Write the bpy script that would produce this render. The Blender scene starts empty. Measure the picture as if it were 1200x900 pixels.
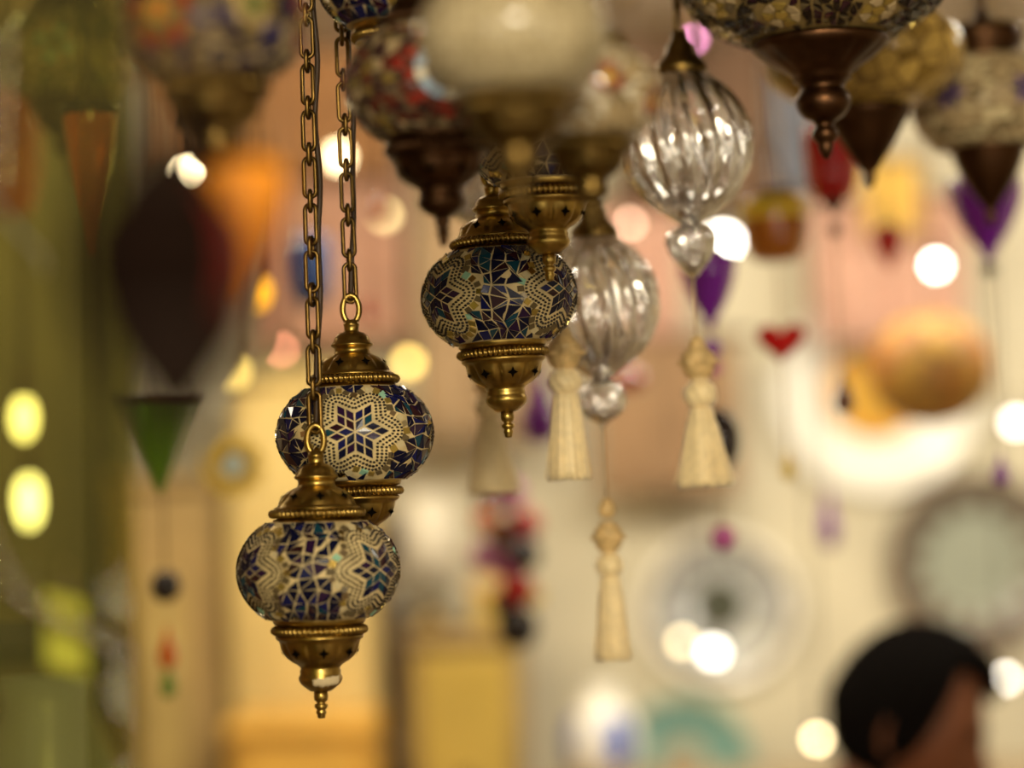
import bpy, math, random
from math import sin, cos, pi, sqrt, atan2, hypot, exp
from mathutils import Vector, Matrix
random.seed(7)
SC = bpy.context.scene
COL = SC.collection
CEIL = 2.5

# ------------------------------------------------------------------ camera
F = 2700.0
CAM = Vector((0, 0, 1.65))
PITCH = math.radians(3.0)
ROLL = math.radians(1.5)
fwd = Vector((0, cos(PITCH), sin(PITCH)))
r0 = Vector((1, 0, 0))
u0 = r0.cross(fwd)
right = (r0 * cos(ROLL) - u0 * sin(ROLL)).normalized()
up = right.cross(fwd).normalized()
FOCUS = 1.745

def P(px, py, d):
    """the world point seen at photo pixel px,py at depth d"""
    return CAM + d * (fwd + right * ((px - 600) / F) + up * ((450 - py) / F))

cd = bpy.data.cameras.new('camera')
cam = bpy.data.objects.new('camera', cd)
COL.objects.link(cam)
cam.matrix_world = Matrix.Translation(CAM) @ Matrix((right, up, -fwd)).transposed().to_4x4()
cd.sensor_width = 36
cd.lens = F * 36 / 1200
cd.clip_start = 0.05
cd.dof.use_dof = True
cd.dof.focus_distance = FOCUS
cd.dof.aperture_fstop = 1.48
SC.camera = cam

# ------------------------------------------------------------------ materials
def mat(name, color=(0.8, 0.8, 0.8), rough=0.5, metal=0.0, spec=0.5, trans=0.0, ior=1.45, emit=0.0, ecol=None,
        sheen=0.0, noise=0.0, nscale=40.0, bump=0.0, color2=None, coat=0.0, subsurf=0.0):
    m = bpy.data.materials.new(name)
    m.use_nodes = True
    nt = m.node_tree
    b = nt.nodes['Principled BSDF']
    I = b.inputs
    I['Base Color'].default_value = (*color, 1)
    I['Roughness'].default_value = rough
    I['Metallic'].default_value = metal
    I['Specular IOR Level'].default_value = spec
    I['Transmission Weight'].default_value = trans
    I['IOR'].default_value = ior
    I['Coat Weight'].default_value = coat
    if sheen:
        I['Sheen Weight'].default_value = sheen
    if emit:
        I['Emission Color'].default_value = (*(ecol or color), 1)
        I['Emission Strength'].default_value = emit
    if noise or bump:
        tc = nt.nodes.new('ShaderNodeTexCoord')
        n = nt.nodes.new('ShaderNodeTexNoise')
        n.inputs['Scale'].default_value = nscale
        n.inputs['Detail'].default_value = 5
        nt.links.new(tc.outputs['Object'], n.inputs['Vector'])
        if noise:
            c2 = color2 or tuple(max(0, c * (1 - noise)) for c in color)
            r = nt.nodes.new('ShaderNodeValToRGB')
            r.color_ramp.elements[0].position = 0.35
            r.color_ramp.elements[1].position = 0.65
            r.color_ramp.elements[0].color = (*c2, 1)
            r.color_ramp.elements[1].color = (*color, 1)
            nt.links.new(n.outputs['Fac'], r.inputs['Fac'])
            nt.links.new(r.outputs['Color'], I['Base Color'])
        if bump:
            bp = nt.nodes.new('ShaderNodeBump')
            bp.inputs['Strength'].default_value = bump
            bp.inputs['Distance'].default_value = 0.002
            nt.links.new(n.outputs['Fac'], bp.inputs['Height'])
            nt.links.new(bp.outputs['Normal'], I['Normal'])
    return m

def crackle(name, c1, c2, grout, scale, rough=0.15):
    """small broken glass chips set in pale grout"""
    m = mat(name, c1, rough)
    nt = m.node_tree
    b = nt.nodes['Principled BSDF']
    tc = nt.nodes.new('ShaderNodeTexCoord')
    v = nt.nodes.new('ShaderNodeTexVoronoi'); v.inputs['Scale'].default_value = scale
    e = nt.nodes.new('ShaderNodeTexVoronoi'); e.feature = 'DISTANCE_TO_EDGE'; e.inputs['Scale'].default_value = scale
    nt.links.new(tc.outputs['Object'], v.inputs['Vector'])
    nt.links.new(tc.outputs['Object'], e.inputs['Vector'])
    sep = nt.nodes.new('ShaderNodeSeparateColor')
    nt.links.new(v.outputs['Color'], sep.inputs['Color'])
    r = nt.nodes.new('ShaderNodeMix'); r.data_type = 'RGBA'
    r.inputs[6].default_value = (*c1, 1); r.inputs[7].default_value = (*c2, 1)
    nt.links.new(sep.outputs[0], r.inputs[0])
    lt = nt.nodes.new('ShaderNodeMath'); lt.operation = 'LESS_THAN'; lt.inputs[1].default_value = 0.06
    nt.links.new(e.outputs['Distance'], lt.inputs[0])
    g = nt.nodes.new('ShaderNodeMix'); g.data_type = 'RGBA'
    g.inputs[7].default_value = (*grout, 1)
    nt.links.new(lt.outputs[0], g.inputs[0]); nt.links.new(r.outputs[2], g.inputs[6])
    nt.links.new(g.outputs[2], b.inputs['Base Color'])
    bp = nt.nodes.new('ShaderNodeBump'); bp.inputs['Strength'].default_value = 0.6; bp.inputs['Distance'].default_value = 0.002
    nt.links.new(sep.outputs[1], bp.inputs['Height']); nt.links.new(bp.outputs['Normal'], b.inputs['Normal'])
    return m

def tinted_glass(name, tint, haze, haze_w, gloss_w=0.10):
    """flat pane: clear with a tint, a diffuse haze and a sharp reflection"""
    m = bpy.data.materials.new(name); m.use_nodes = True
    nt = m.node_tree; nt.nodes.clear()
    o = nt.nodes.new('ShaderNodeOutputMaterial')
    t = nt.nodes.new('ShaderNodeBsdfTransparent'); t.inputs['Color'].default_value = (*tint, 1)
    d = nt.nodes.new('ShaderNodeBsdfDiffuse'); d.inputs['Color'].default_value = (*haze, 1)
    g = nt.nodes.new('ShaderNodeBsdfGlossy'); g.inputs['Roughness'].default_value = 0.03
    m1 = nt.nodes.new('ShaderNodeMixShader'); m1.inputs[0].default_value = haze_w
    m2 = nt.nodes.new('ShaderNodeMixShader'); m2.inputs[0].default_value = gloss_w * .1
    nt.links.new(t.outputs[0], m1.inputs[1]); nt.links.new(d.outputs[0], m1.inputs[2])
    nt.links.new(m1.outputs[0], m2.inputs[1]); nt.links.new(g.outputs[0], m2.inputs[2])
    nt.links.new(m2.outputs[0], o.inputs['Surface'])
    return m

BRASS = mat('antique_brass', (0.50, 0.34, 0.09), 0.30, 1.0, noise=0.5, nscale=55, bump=0.12, color2=(0.26, 0.165, 0.04))
BRASS_DARK = mat('darkened_brass', (0.22, 0.14, 0.04), 0.33, 1.0, noise=0.4, nscale=50, bump=0.1)
COPPER_DARK = mat('dark_bronze', (0.10, 0.048, 0.022), 0.36, 1.0, noise=0.4, nscale=40, bump=0.1)
HOLE = mat('pierced_hole', (0.004, 0.003, 0.002), 0.9, spec=0.0)
CHAIN = mat('bronze_chain', (0.21, 0.125, 0.035), 0.36, 1.0, noise=0.4, nscale=90)
CORD = mat('brown_cord', (0.045, 0.022, 0.008), 0.55)
GROUT = mat('cream_grout', (0.74, 0.58, 0.29), 0.6, noise=0.35, nscale=70, bump=0.25)
GROUT_MID = mat('tan_grout', (0.34, 0.25, 0.13), 0.7)
GROUT_DK = mat('dark_grout', (0.10, 0.065, 0.03), 0.7)
T_NAVY = mat('navy_tile', (0.004, 0.005, 0.024), 0.14, spec=0.35)
T_BLUE = mat('blue_tile', (0.008, 0.010, 0.075), 0.14, spec=0.35)
T_VIOLET = mat('violet_tile', (0.022, 0.007, 0.035), 0.14, spec=0.35)
T_TEAL = mat('teal_tile', (0.006, 0.045, 0.070), 0.14, spec=0.35)
T_PLUM = mat('plum_tile', (0.026, 0.006, 0.012), 0.14, coat=0.3)
T_BEAD = mat('dark_bead', (0.014, 0.008, 0.005), 0.22)
T_MIRROR = mat('mirror_tile', (0.75, 0.68, 0.50), 0.12, 1.0)
T_GOLD = mat('gold_tile', (0.55, 0.40, 0.10), 0.2, 0.7)
T_PEARL = mat('pearl_tile', (0.62, 0.52, 0.30), 0.2)
T_SMOKE = mat('smoke_tile', (0.16, 0.12, 0.06), 0.15, 0.3)
T_SEA = mat('sea_green_tile', (0.30, 0.55, 0.40), 0.15)
T_RED = mat('red_tile', (0.25, 0.012, 0.008), 0.14, coat=0.3)
T_DEEPRED = mat('deep_red_glass', (0.14, 0.006, 0.005), 0.4)
T_DKRED = mat('dark_red_tile', (0.09, 0.008, 0.006), 0.14, coat=0.3)
T_ORANGE = mat('orange_tile', (0.60, 0.20, 0.02), 0.15)
T_YELLOW = mat('yellow_tile', (0.65, 0.42, 0.06), 0.15)
T_SKY = mat('sky_blue_tile', (0.34, 0.46, 0.60), 0.15)
T_WHITE = mat('white_tile', (0.72, 0.66, 0.52), 0.15)
T_IVORY = mat('ivory_tile', (0.40, 0.30, 0.16), 0.2)
T_PURPLE = mat('purple_tile', (0.06, 0.02, 0.20), 0.15)
T_GREEN = mat('olive_tile', (0.12, 0.14, 0.03), 0.15)
CRACK_W = crackle('white_crackle', (0.50, 0.42, 0.26), (0.34, 0.28, 0.16), (0.22, 0.17, 0.09), 130)
CRACK_Y = crackle('amber_crackle', (0.66, 0.44, 0.11), (0.26, 0.16, 0.03), (0.20, 0.12, 0.03), 48)
CLEAR = mat('clear_glass', (0.97, 0.98, 1.0), 0.02, trans=1.0, ior=1.5)
def silvered(name):
    """clear glass with a faint silver lustre"""
    m = mat(name, (1.0, 1.0, 1.0), 0.03, trans=1.0, ior=1.28)
    nt = m.node_tree; b = nt.nodes['Principled BSDF']; o = nt.nodes['Material Output']
    g = nt.nodes.new('ShaderNodeBsdfGlossy'); g.inputs['Roughness'].default_value = .07; g.inputs['Color'].default_value = (1, .98, .96, 1)
    x = nt.nodes.new('ShaderNodeMixShader'); x.inputs[0].default_value = .36
    nt.links.new(b.outputs[0], x.inputs[1]); nt.links.new(g.outputs[0], x.inputs[2]); nt.links.new(x.outputs[0], o.inputs['Surface'])
    return m
LUSTRE = silvered('lustre_glass')
SILK = mat('cream_silk', (0.90, 0.72, 0.40), 0.45, sheen=0.6, noise=0.15, nscale=160)
WOODBEAD = mat('netted_cream_bead', (0.72, 0.50, 0.22), 0.5, noise=0.35, nscale=120, bump=0.4)
PAPER = mat('pale_paper', (.62, .50, .30), .7)
STRING = mat('thin_string', (0.45, 0.33, 0.18), 0.7)

def cglass(name, c, rough=0.12, trans=0.30):
    return mat(name, c, rough, trans=trans, ior=1.3, coat=0.4)
G_PURPLE = cglass('purple_glass', (0.23, 0.02, 0.42))
G_RED = cglass('red_glass', (0.62, 0.012, 0.012))
G_AMBER = cglass('amber_glass', (0.85, 0.34, 0.02))
G_YELLOW = cglass('yellow_glass', (0.9, 0.62, 0.05))
G_GREEN = cglass('green_glass', (0.14, 0.30, 0.02))
G_DARK = cglass('smoky_glass', (0.02, 0.012, 0.012), trans=0.1)
G_BROWN = cglass('brown_glass', (0.16, 0.06, 0.03), trans=0.5)
G_BLUE = cglass('blue_glass', (0.02, 0.08, 0.30), trans=0.4)
G_PINK = cglass('pink_glass', (0.62, 0.12, 0.42))
G_ORANGE = cglass('orange_glass', (0.80, 0.16, 0.01))

# ------------------------------------------------------------------ mesh builder
class MB:
    def __init__(s):
        s.v = []; s.f = []; s.m = []; s.sm = []; s.mats = []
    def mi(s, m):
        if m not in s.mats: s.mats.append(m)
        return s.mats.index(m)
    def face(s, idx, m, smooth=True):
        s.f.append(idx); s.m.append(s.mi(m)); s.sm.append(smooth)
    def lathe(s, prof, m, seg=48, mod=None, origin=(0, 0, 0), closed=False, fmat=None):
        """prof = [(r, z)...]; mod(theta, r, z) -> (r, z)"""
        b = len(s.v); n = len(prof)
        for (r, z) in prof:
            for k in range(seg):
                t = 2 * pi * k / seg
                rr, zz = mod(t, r, z) if mod else (r, z)
                s.v.append((origin[0] + rr * cos(t), origin[1] + rr * sin(t), origin[2] + zz))
        for i in range(n - 1 if not closed else n):
            j = (i + 1) % n
            for k in range(seg):
                k2 = (k + 1) % seg
                mm = fmat(i, k) if fmat else m
                s.face((b + i * seg + k, b + i * seg + k2, b + j * seg + k2, b + j * seg + k), mm)
        if not closed:
            if prof[0][0] > 1e-6: s.face(tuple(b + k for k in range(seg))[::-1], m, False)
            if prof[-1][0] > 1e-6: s.face(tuple(b + (n - 1) * seg + k for k in range(seg)), m, False)
        return s
    def tube(s, pts, r, m, seg=8, closed=False, taper=None):
        pts = [Vector(p) for p in pts]; n = len(pts); b = len(s.v)
        nrm = None
        for i, p in enumerate(pts):
            if closed: d = pts[(i + 1) % n] - pts[i - 1]
            else: d = pts[min(i + 1, n - 1)] - pts[max(i - 1, 0)]
            d.normalize()
            if nrm is None:
                a = Vector((0, 0, 1)) if abs(d.z) < 0.9 else Vector((1, 0, 0))
                nrm = d.cross(a).normalized()
            nrm = (nrm - d * nrm.dot(d)).normalized()
            bi = d.cross(nrm)
            rr = r * (taper(i / (n - 1)) if taper else 1)
            for k in range(seg):
                t = 2 * pi * k / seg
                s.v.append(tuple(p + (nrm * cos(t) + bi * sin(t)) * rr))
        for i in range(n if closed else n - 1):
            j = (i + 1) % n
            for k in range(seg):
                k2 = (k + 1) % seg
                s.face((b + i * seg + k, b + i * seg + k2, b + j * seg + k2, b + j * seg + k), m)
        if not closed:
            s.face(tuple(b + k for k in range(seg))[::-1], m, False)
            s.face(tuple(b + (n - 1) * seg + k for k in range(seg)), m, False)
        return s
    def box(s, c, d, m, bev=0.0):
        x, y, z = c; a, e, h = d[0] / 2, d[1] / 2, d[2] / 2
        b = len(s.v)
        if bev <= 0:
            for sx, sy, sz in ((-1,-1,-1),(1,-1,-1),(1,1,-1),(-1,1,-1),(-1,-1,1),(1,-1,1),(1,1,1),(-1,1,1)):
                s.v.append((x + sx * a, y + sy * e, z + sz * h))
            for q in ((0,3,2,1),(4,5,6,7),(0,1,5,4),(1,2,6,5),(2,3,7,6),(3,0,4,7)):
                s.face(tuple(b + k for k in q), m, False)
        else:   # chamfered box
            import bmesh
            bm = bmesh.new(); bmesh.ops.create_cube(bm, size=1)
            for v in bm.verts: v.co = Vector((v.co.x * d[0], v.co.y * d[1], v.co.z * d[2]))
            bmesh.ops.bevel(bm, geom=bm.edges[:], offset=bev, segments=2, affect='EDGES', profile=0.5)
            bm.verts.ensure_lookup_table()
            for v in bm.verts: s.v.append((x + v.co.x, y + v.co.y, z + v.co.z))
            for f in bm.faces: s.face(tuple(b + v.index for v in f.verts), m, False)
            bm.free()
        return s
    def build(s, name, parent=None, loc=None):
        me = bpy.data.meshes.new(name)
        me.from_pydata(s.v, [], s.f)
        for m in s.mats: me.materials.append(m)
        me.polygons.foreach_set('material_index', s.m)
        me.polygons.foreach_set('use_smooth', s.sm)
        me.update()
        return link(name, me, parent, loc)

def link(name, me, parent=None, loc=None):
    o = bpy.data.objects.new(name, me)
    COL.objects.link(o)
    if parent: o.parent = parent
    if loc is not None: o.location = loc
    return o

def thing(name, label, cat, loc, tilt=0.0, spin=0.0, group=None):
    o = bpy.data.objects.new(name, None)
    o.empty_display_size = 0.02
    COL.objects.link(o)
    o.location = loc
    o.rotation_euler = (Matrix.Rotation(-math.radians(tilt), 3, 'Y') @ Matrix.Rotation(math.radians(spin), 3, 'Z')).to_euler()
    o['label'] = label; o['category'] = cat
    if group: o['group'] = group
    return o

def tag(o, label, cat, group=None):
    o['label'] = label; o['category'] = cat
    if group: o['group'] = group
    return o

def struct(mb, name):
    o = mb.build(name); o['kind'] = 'structure'; return o

# ------------------------------------------------------------------ mosaic globes
def star_sdf(s):
    """outline of a six-pointed star made of six rhombi of side s"""
    pts = []
    for k in range(6):
        a = k * pi / 3
        pts.append((sqrt(3) * s * cos(a), sqrt(3) * s * sin(a)))
        pts.append((s * cos(a + pi / 6), s * sin(a + pi / 6)))
    n = len(pts)
    def sd(x, y):
        best = 9e9; inside = False
        for i in range(n):
            x1, y1 = pts[i]; x2, y2 = pts[(i + 1) % n]
            dx, dy = x2 - x1, y2 - y1
            t = max(0, min(1, ((x - x1) * dx + (y - y1) * dy) / (dx * dx + dy * dy)))
            best = min(best, hypot(x - x1 - t * dx, y - y1 - t * dy))
            if (y1 > y) != (y2 > y) and x < (x2 - x1) * (y - y1) / (y2 - y1) + x1: inside = not inside
        return -best if inside else best
    return sd

def contour(sd, off, step):
    """equally spaced points (x, y, angle) along the offset outline"""
    raw = []
    for k in range(240):
        a = 2 * pi * k / 240
        lo, hi = 0.0, 1.5
        for _ in range(22):
            mid = (lo + hi) / 2
            if sd(mid * cos(a), mid * sin(a)) > off: hi = mid
            else: lo = mid
        raw.append((lo * cos(a), lo * sin(a)))
    L = [0]
    for i in range(240):
        p, q = raw[i], raw[(i + 1) % 240]
        L.append(L[-1] + hypot(q[0] - p[0], q[1] - p[1]))
    n = max(3, round(L[-1] / step)); out = []; i = 0
    for k in range(n):
        t = L[-1] * k / n
        while L[i + 1] < t: i += 1
        p, q = raw[i % 240], raw[(i + 1) % 240]
        w = (t - L[i]) / max(1e-9, L[i + 1] - L[i])
        out.append((p[0] + (q[0] - p[0]) * w, p[1] + (q[1] - p[1]) * w, atan2(q[1] - p[1], q[0] - p[0])))
    return out

class Mosaic:
    def __init__(s, R, b, grout, zlim=0.60, rnd=1, vs=1.2):
        s.R = R; s.b = b; s.vs = vs; s.mb = MB(); s.rnd = random.Random(rnd); s.zlim = zlim
        n = 36; prof = []
        lim = math.asin(min(0.999, zlim / b))
        for i in range(n + 1):
            t = -lim + 2 * lim * i / n
            prof.append((R * cos(t), R * b * sin(t)))
        s.mb.lathe(prof, grout, 72)
    def pos(s, lon0, lat0, x, y, h):
        y *= s.vs
        rho = hypot(x, y); az = atan2(y, x)
        C = Vector((cos(lat0) * cos(lon0), cos(lat0) * sin(lon0), sin(lat0)))
        E = Vector((-sin(lon0), cos(lon0), 0)); N = C.cross(E) * 1.0
        d = C * cos(rho) + (E * cos(az) + N * sin(az)) * sin(rho)
        p = Vector((d.x, d.y, d.z * s.b))
        nn = Vector((d.x, d.y, d.z / s.b)).normalized()
        return (p + nn * h) * s.R
    def tile(s, lon0, lat0, poly, m, h=0.014, gap=0.010, jit=0.0):
        cx = sum(p[0] for p in poly) / len(poly); cy = sum(p[1] for p in poly) / len(poly)
        if abs(s.pos(lon0, lat0, cx, cy, 0).z) > s.R * (s.zlim - 0.03): return
        b = len(s.mb.v); n = len(poly); ins = []
        for (x, y) in poly:
            d = hypot(x - cx, y - cy); k = max(0.3, (d - gap * 1.35) / d) if d > 1e-6 else 1
            ins.append((cx + (x - cx) * k, cy + (y - cy) * k))
        jx, jy = s.rnd.uniform(-jit, jit), s.rnd.uniform(-jit, jit)
        for (x, y) in ins: s.mb.v.append(tuple(s.pos(lon0, lat0, x, y, -0.004)))
        for (x, y) in ins:
            dd = hypot(x - cx, y - cy)
            s.mb.v.append(tuple(s.pos(lon0, lat0, cx + (x - cx) * 0.94, cy + (y - cy) * 0.94, h + (x - cx) * jx + (y - cy) * jy)))
        s.mb.face(tuple(b + n + k for k in range(n)), m, False)
        for k in range(n):
            k2 = (k + 1) % n
            s.mb.face((b + k, b + k2, b + n + k2, b + n + k), m, False)
    def bead(s, lon0, lat0, x, y, r, m):
        if abs(s.pos(lon0, lat0, x, y, 0).z) > s.R * (s.zlim - 0.015): return
        b = len(s.mb.v)
        for (rr, h) in ((1.0, -0.003), (0.8, 0.013)):
            for k in range(6):
                a = k * pi / 3
                s.mb.v.append(tuple(s.pos(lon0, lat0, x + rr * r * cos(a), y + rr * r * sin(a) / s.vs, h)))
        s.mb.v.append(tuple(s.pos(lon0, lat0, x, y, 0.020)))
        for k in range(6):
            k2 = (k + 1) % 6
            s.mb.face((b + k, b + k2, b + 6 + k2, b + 6 + k), m)
            s.mb.face((b + 6 + k, b + 6 + k2, b + 12), m)
    def star(s, lon0, lat0, side, tiles, beads, rows=3, row0=0.052, rowd=0.060, br=0.0225, squares=None, sqoff=0.242, sqstep=0.112):
        sd = star_sdf(side)
        for k in range(6):
            a = k * pi / 3
            e1 = (side * cos(a - pi / 6), side * sin(a - pi / 6)); e2 = (side * cos(a + pi / 6), side * sin(a + pi / 6))
            for i in range(2):
                for j in range(2):
                    q = []
                    for (ii, jj) in ((i, j), (i + 1, j), (i + 1, j + 1), (i, j + 1)):
                        q.append((e1[0] * ii / 2 + e2[0] * jj / 2, e1[1] * ii / 2 + e2[1] * jj / 2))
                    s.tile(lon0, lat0, q, s.rnd.choice(tiles), jit=0.12)
        for r in range(rows):
            for (x, y, a) in contour(sd, row0 + rowd * r, 0.049):
                s.bead(lon0, lat0, x + s.rnd.uniform(-.002, .002), y + s.rnd.uniform(-.002, .002), br * s.rnd.uniform(.85, 1.08), beads)
        if squares:
            for (x, y, a) in contour(sd, sqoff, sqstep):
                w = 0.053 * s.rnd.uniform(0.8, 1.05); a += s.rnd.uniform(-.15, .15)
                q = [(x + w * (cos(a) * u - sin(a) * v), y + w * (sin(a) * u + cos(a) * v)) for u, v in ((-1,-1),(1,-1),(1,1),(-1,1))]
                if any(abs(sd2(x, y)) < 0 for sd2 in ()): continue
                s.tile(lon0, lat0, q, s.rnd.choice(squares), gap=0.004, jit=0.18)
        return sd
    def rings(s, lon0, lat0, ringlist):
        """concentric rings of tiles: (r0, r1, count, [materials])"""
        for (ra, rb, n, ms) in ringlist:
            for k in range(n):
                t0, t1 = 2 * pi * k / n, 2 * pi * (k + 1) / n
                if ra <= 0: q = [(rb * cos(2 * pi * j / 10), rb * sin(2 * pi * j / 10)) for j in range(10)]
                else: q = [(ra * cos(t0), ra * sin(t0)), (rb * cos(t0), rb * sin(t0)), (rb * cos((t0+t1)/2), rb * sin((t0+t1)/2)), (rb * cos(t1), rb * sin(t1)), (ra * cos(t1), ra * sin(t1))]
                s.tile(lon0, lat0, q, ms[k % len(ms)], jit=0.1)
                if ra <= 0: break
    def fill(s, mats, nlon, nlat, keep, gap=0.012, lonr=(0, 2 * pi), tri=0.85):
        """broken shards over the rest of the globe; keep(lon, lat) says where"""
        lim = math.asin(min(0.999, s.zlim / s.b)) * 0.97
        full = abs(lonr[1] - lonr[0] - 2 * pi) < 1e-6
        g = {}
        dl = (lonr[1] - lonr[0]) / nlon; db = 2 * lim / nlat
        for i in range(nlon + 1):
            for j in range(nlat + 1):
                jx = 0 if (not full and i in (0, nlon)) else s.rnd.uniform(-.36, .36)
                jy = 0 if j in (0, nlat) else s.rnd.uniform(-.36, .36)
                g[i, j] = (lonr[0] + dl * (i + jx), -lim + db * (j + jy))
        if full:
            for j in range(nlat + 1): g[nlon, j] = (g[0, j][0] + 2 * pi, g[0, j][1])
        for i in range(nlon):
            for j in range(nlat):
                q = [g[i, j], g[i + 1, j], g[i + 1, j + 1], g[i, j + 1]]
                if s.rnd.random() < tri:
                    parts = [[q[0], q[1], q[2]], [q[0], q[2], q[3]]] if s.rnd.random() < .5 else [[q[0], q[1], q[3]], [q[1], q[2], q[3]]]
                else: parts = [q]
                for p in parts:
                    lo = sum(a[0] for a in p) / len(p); la = sum(a[1] for a in p) / len(p)
                    if not keep(lo, la): continue
                    poly = [((a[0] - lo) * cos(la), (a[1] - la) / s.vs) for a in p]
                    s.tile(lo, la, poly, s.rnd.choice(mats), gap=gap, jit=0.15)

def local(lon0, lat0, lon, lat, vs):
    """inverse of the azimuthal map, for keep() tests"""
    C = Vector((cos(lat0) * cos(lon0), cos(lat0) * sin(lon0), sin(lat0)))
    E = Vector((-sin(lon0), cos(lon0), 0)); N = C.cross(E)
    d = Vector((cos(lat) * cos(lon), cos(lat) * sin(lon), sin(lat)))
    rho = math.acos(max(-1, min(1, d.dot(C)))); az = atan2(d.dot(N), d.dot(E))
    return rho * cos(az), rho * sin(az) / vs

BLUES = [T_NAVY, T_NAVY, T_BLUE, T_VIOLET, T_NAVY, T_TEAL, T_NAVY, T_PLUM, T_NAVY]
STARS = [T_NAVY, T_NAVY, T_VIOLET, T_PLUM, T_NAVY, T_VIOLET, T_TEAL, T_BLUE]
SQ = [T_MIRROR, T_SMOKE, T_GOLD, T_SMOKE, T_PEARL, T_SMOKE, T_MIRROR, T_GOLD, T_SMOKE, T_PEARL, T_SMOKE, T_SEA, T_GOLD]
def blue_globe(R, rnd):
    g = Mosaic(R, 0.76, GROUT, 0.60, rnd)
    lons = [0, math.radians(110), math.radians(235)]
    sds = None
    for l in lons:
        sds = g.star(l, 0, 0.262, STARS, T_BEAD, squares=SQ)
    for i in range(3):
        a, b = lons[i], lons[(i + 1) % 3] + (2 * pi if i == 2 else 0)
        def keep(lo, la):
            for l in lons:
                x, y = local(l, 0, lo, la, g.vs)
                if sds(x, y) < 0.305: return False
            return True
        g.fill(BLUES, 11, 9, keep, lonr=(a, b), gap=0.010, tri=.95)
    return g.mb

# ------------------------------------------------------------------ lantern metal
CAP = [(.57, .52), (.58, .545), (.575, .575), (.56, .60), (.54, .63), (.50, .64), (.50, .755), (.535, .757), (.53, .775), (.49, .79), (.478, .81), (.468, .84), (.445, .88), (.41, .925), (.36, .968), (.305, 1.0), (.24, 1.03), (.225, 1.07), (.232, 1.11), (.268, 1.132), (.275, 1.15), (.262, 1.17),
       (.24, 1.19), (.228, 1.225), (.205, 1.265), (.16, 1.30), (.10, 1.32), (.095, 1.33), (.095, 1.39), (.103, 1.40), (.103, 1.42), (.095, 1.43), (.09, 1.47), (0, 1.48)]
CUP = [(.56, -.55), (.578, -.565), (.58, -.60), (.57, -.64), (.55, -.665), (.51, -.675), (.51, -.79), (.545, -.80), (.545, -.83), (.525, -.85), (.50, -.865),
       (.488, -.90), (.475, -.95), (.445, -1.02), (.40, -1.075), (.345, -1.12), (.285, -1.155), (.25, -1.185), (.24, -1.21), (.255, -1.235), (.25, -1.26), (.255, -1.285),
       (.27, -1.315), (.268, -1.35), (.245, -1.395), (.205, -1.43), (.165, -1.46), (.13, -1.485), (.05, -1.49), (0, -1.49)]
FIN = [(0, -1.47), (.085, -1.475), (.088, -1.56), (.08, -1.60), (.055, -1.62), (.055, -1.635), (.08, -1.65), (.083, -1.68), (.068, -1.70), (.052, -1.715), (.062, -1.735), (.064, -1.755), (.05, -1.775), (.052, -1.80), (.04, -1.82), (0, -1.825)]

def seams(z0, z1, n=8, depth=0.075):
    def mod(t, r, z):
        if z0 < z < z1:
            w = sin(pi * (z - z0) / (z1 - z0))
            u = (t * n / (2 * pi)) % 1.0
            d = min(u, 1 - u)
            return r * (1 - depth * w * exp(-(d / 0.09) ** 2) + 0.018 * w * sin(pi * u)), z
        return r, z
    return mod

def rope(r, z, rad, n, R, m):
    """rim of slanted beads"""
    mb = MB()
    def mod(t, rr, zz):
        dr, dz = rr - r * R, zz - z * R
        k = 1 - 0.55 * (0.5 + 0.5 * cos(n * t + 9 * dz / R)) ** 2
        return r * R + dr * k, z * R + dz * k
    mb.lathe([(r * R + rad * R * cos(2 * pi * i / 10), z * R + rad * R * sin(2 * pi * i / 10)) for i in range(10)], m, n * 6, mod, closed=True)
    return mb

def star_holes(mb, prof, z, R, n, size, off=0.0):
    """small four-pointed pierced openings around a pierced dome"""
    for i in range(len(prof) - 1):
        (ra, za), (rb, zb) = prof[i], prof[i + 1]
        if min(za, zb) <= z <= max(za, zb) and abs(zb - za) > 1e-6:
            r = ra + (rb - ra) * (z - za) / (zb - za)
            sl = Vector((rb - ra, 0, zb - za)).normalized()
            if sl.z < 0: sl = -sl
            break
    for k in range(n):
        t = 2 * pi * (k + off) / n
        Rz = Matrix.Rotation(t, 3, 'Z')
        u = Vector((0, 1, 0)); nrm = u.cross(sl)
        if nrm.x < 0: nrm = -nrm
        b = len(mb.v)
        c = Vector((r, 0, z)) + nrm * 0.0185
        mb.v.append(tuple((Rz @ c) * R))
        for j in range(16):
            a = j * pi / 8
            rr = size * (1.0 if j % 4 == 0 else (0.44 if j % 4 == 2 else 0.56))
            mb.v.append(tuple((Rz @ (c + u * rr * cos(a) + sl * rr * sin(a) * 1.1)) * R))
        for j in range(16):
            mb.face((b, b + 1 + j, b + 1 + (j + 1) % 16), HOLE, False)

def densify(prof, k=3):
    out = []
    for (a, b) in zip(prof, prof[1:]):
        for i in range(k): out.append((a[0] + (b[0] - a[0]) * i / k, a[1] + (b[1] - a[1]) * i / k))
    return out + [prof[-1]]

def cap_mesh(R, m, seg=96):
    mb = MB(); mb.lathe([(r * R, z * R) for r, z in CAP], m, seg, lambda t, r, z: (lambda q: (q[0], q[1]))(seams(.79 * R, 1.04 * R)(t, r, z)))
    star_holes(mb, CAP, .905, R, 8, .066, 0.5)
    return mb
def cup_mesh(R, m, seg=96):
    mb = MB(); mb.lathe([(r * R, z * R) for r, z in CUP], m, seg, seams(-1.17 * R, -.86 * R))
    star_holes(mb, CUP, -1.0, R, 8, .07, 0.5)
    return mb
def lathe_mesh(prof, R, m, seg=48, mod=None):
    return MB().lathe([(r * R, z * R) for r, z in prof], m, seg, mod)

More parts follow.
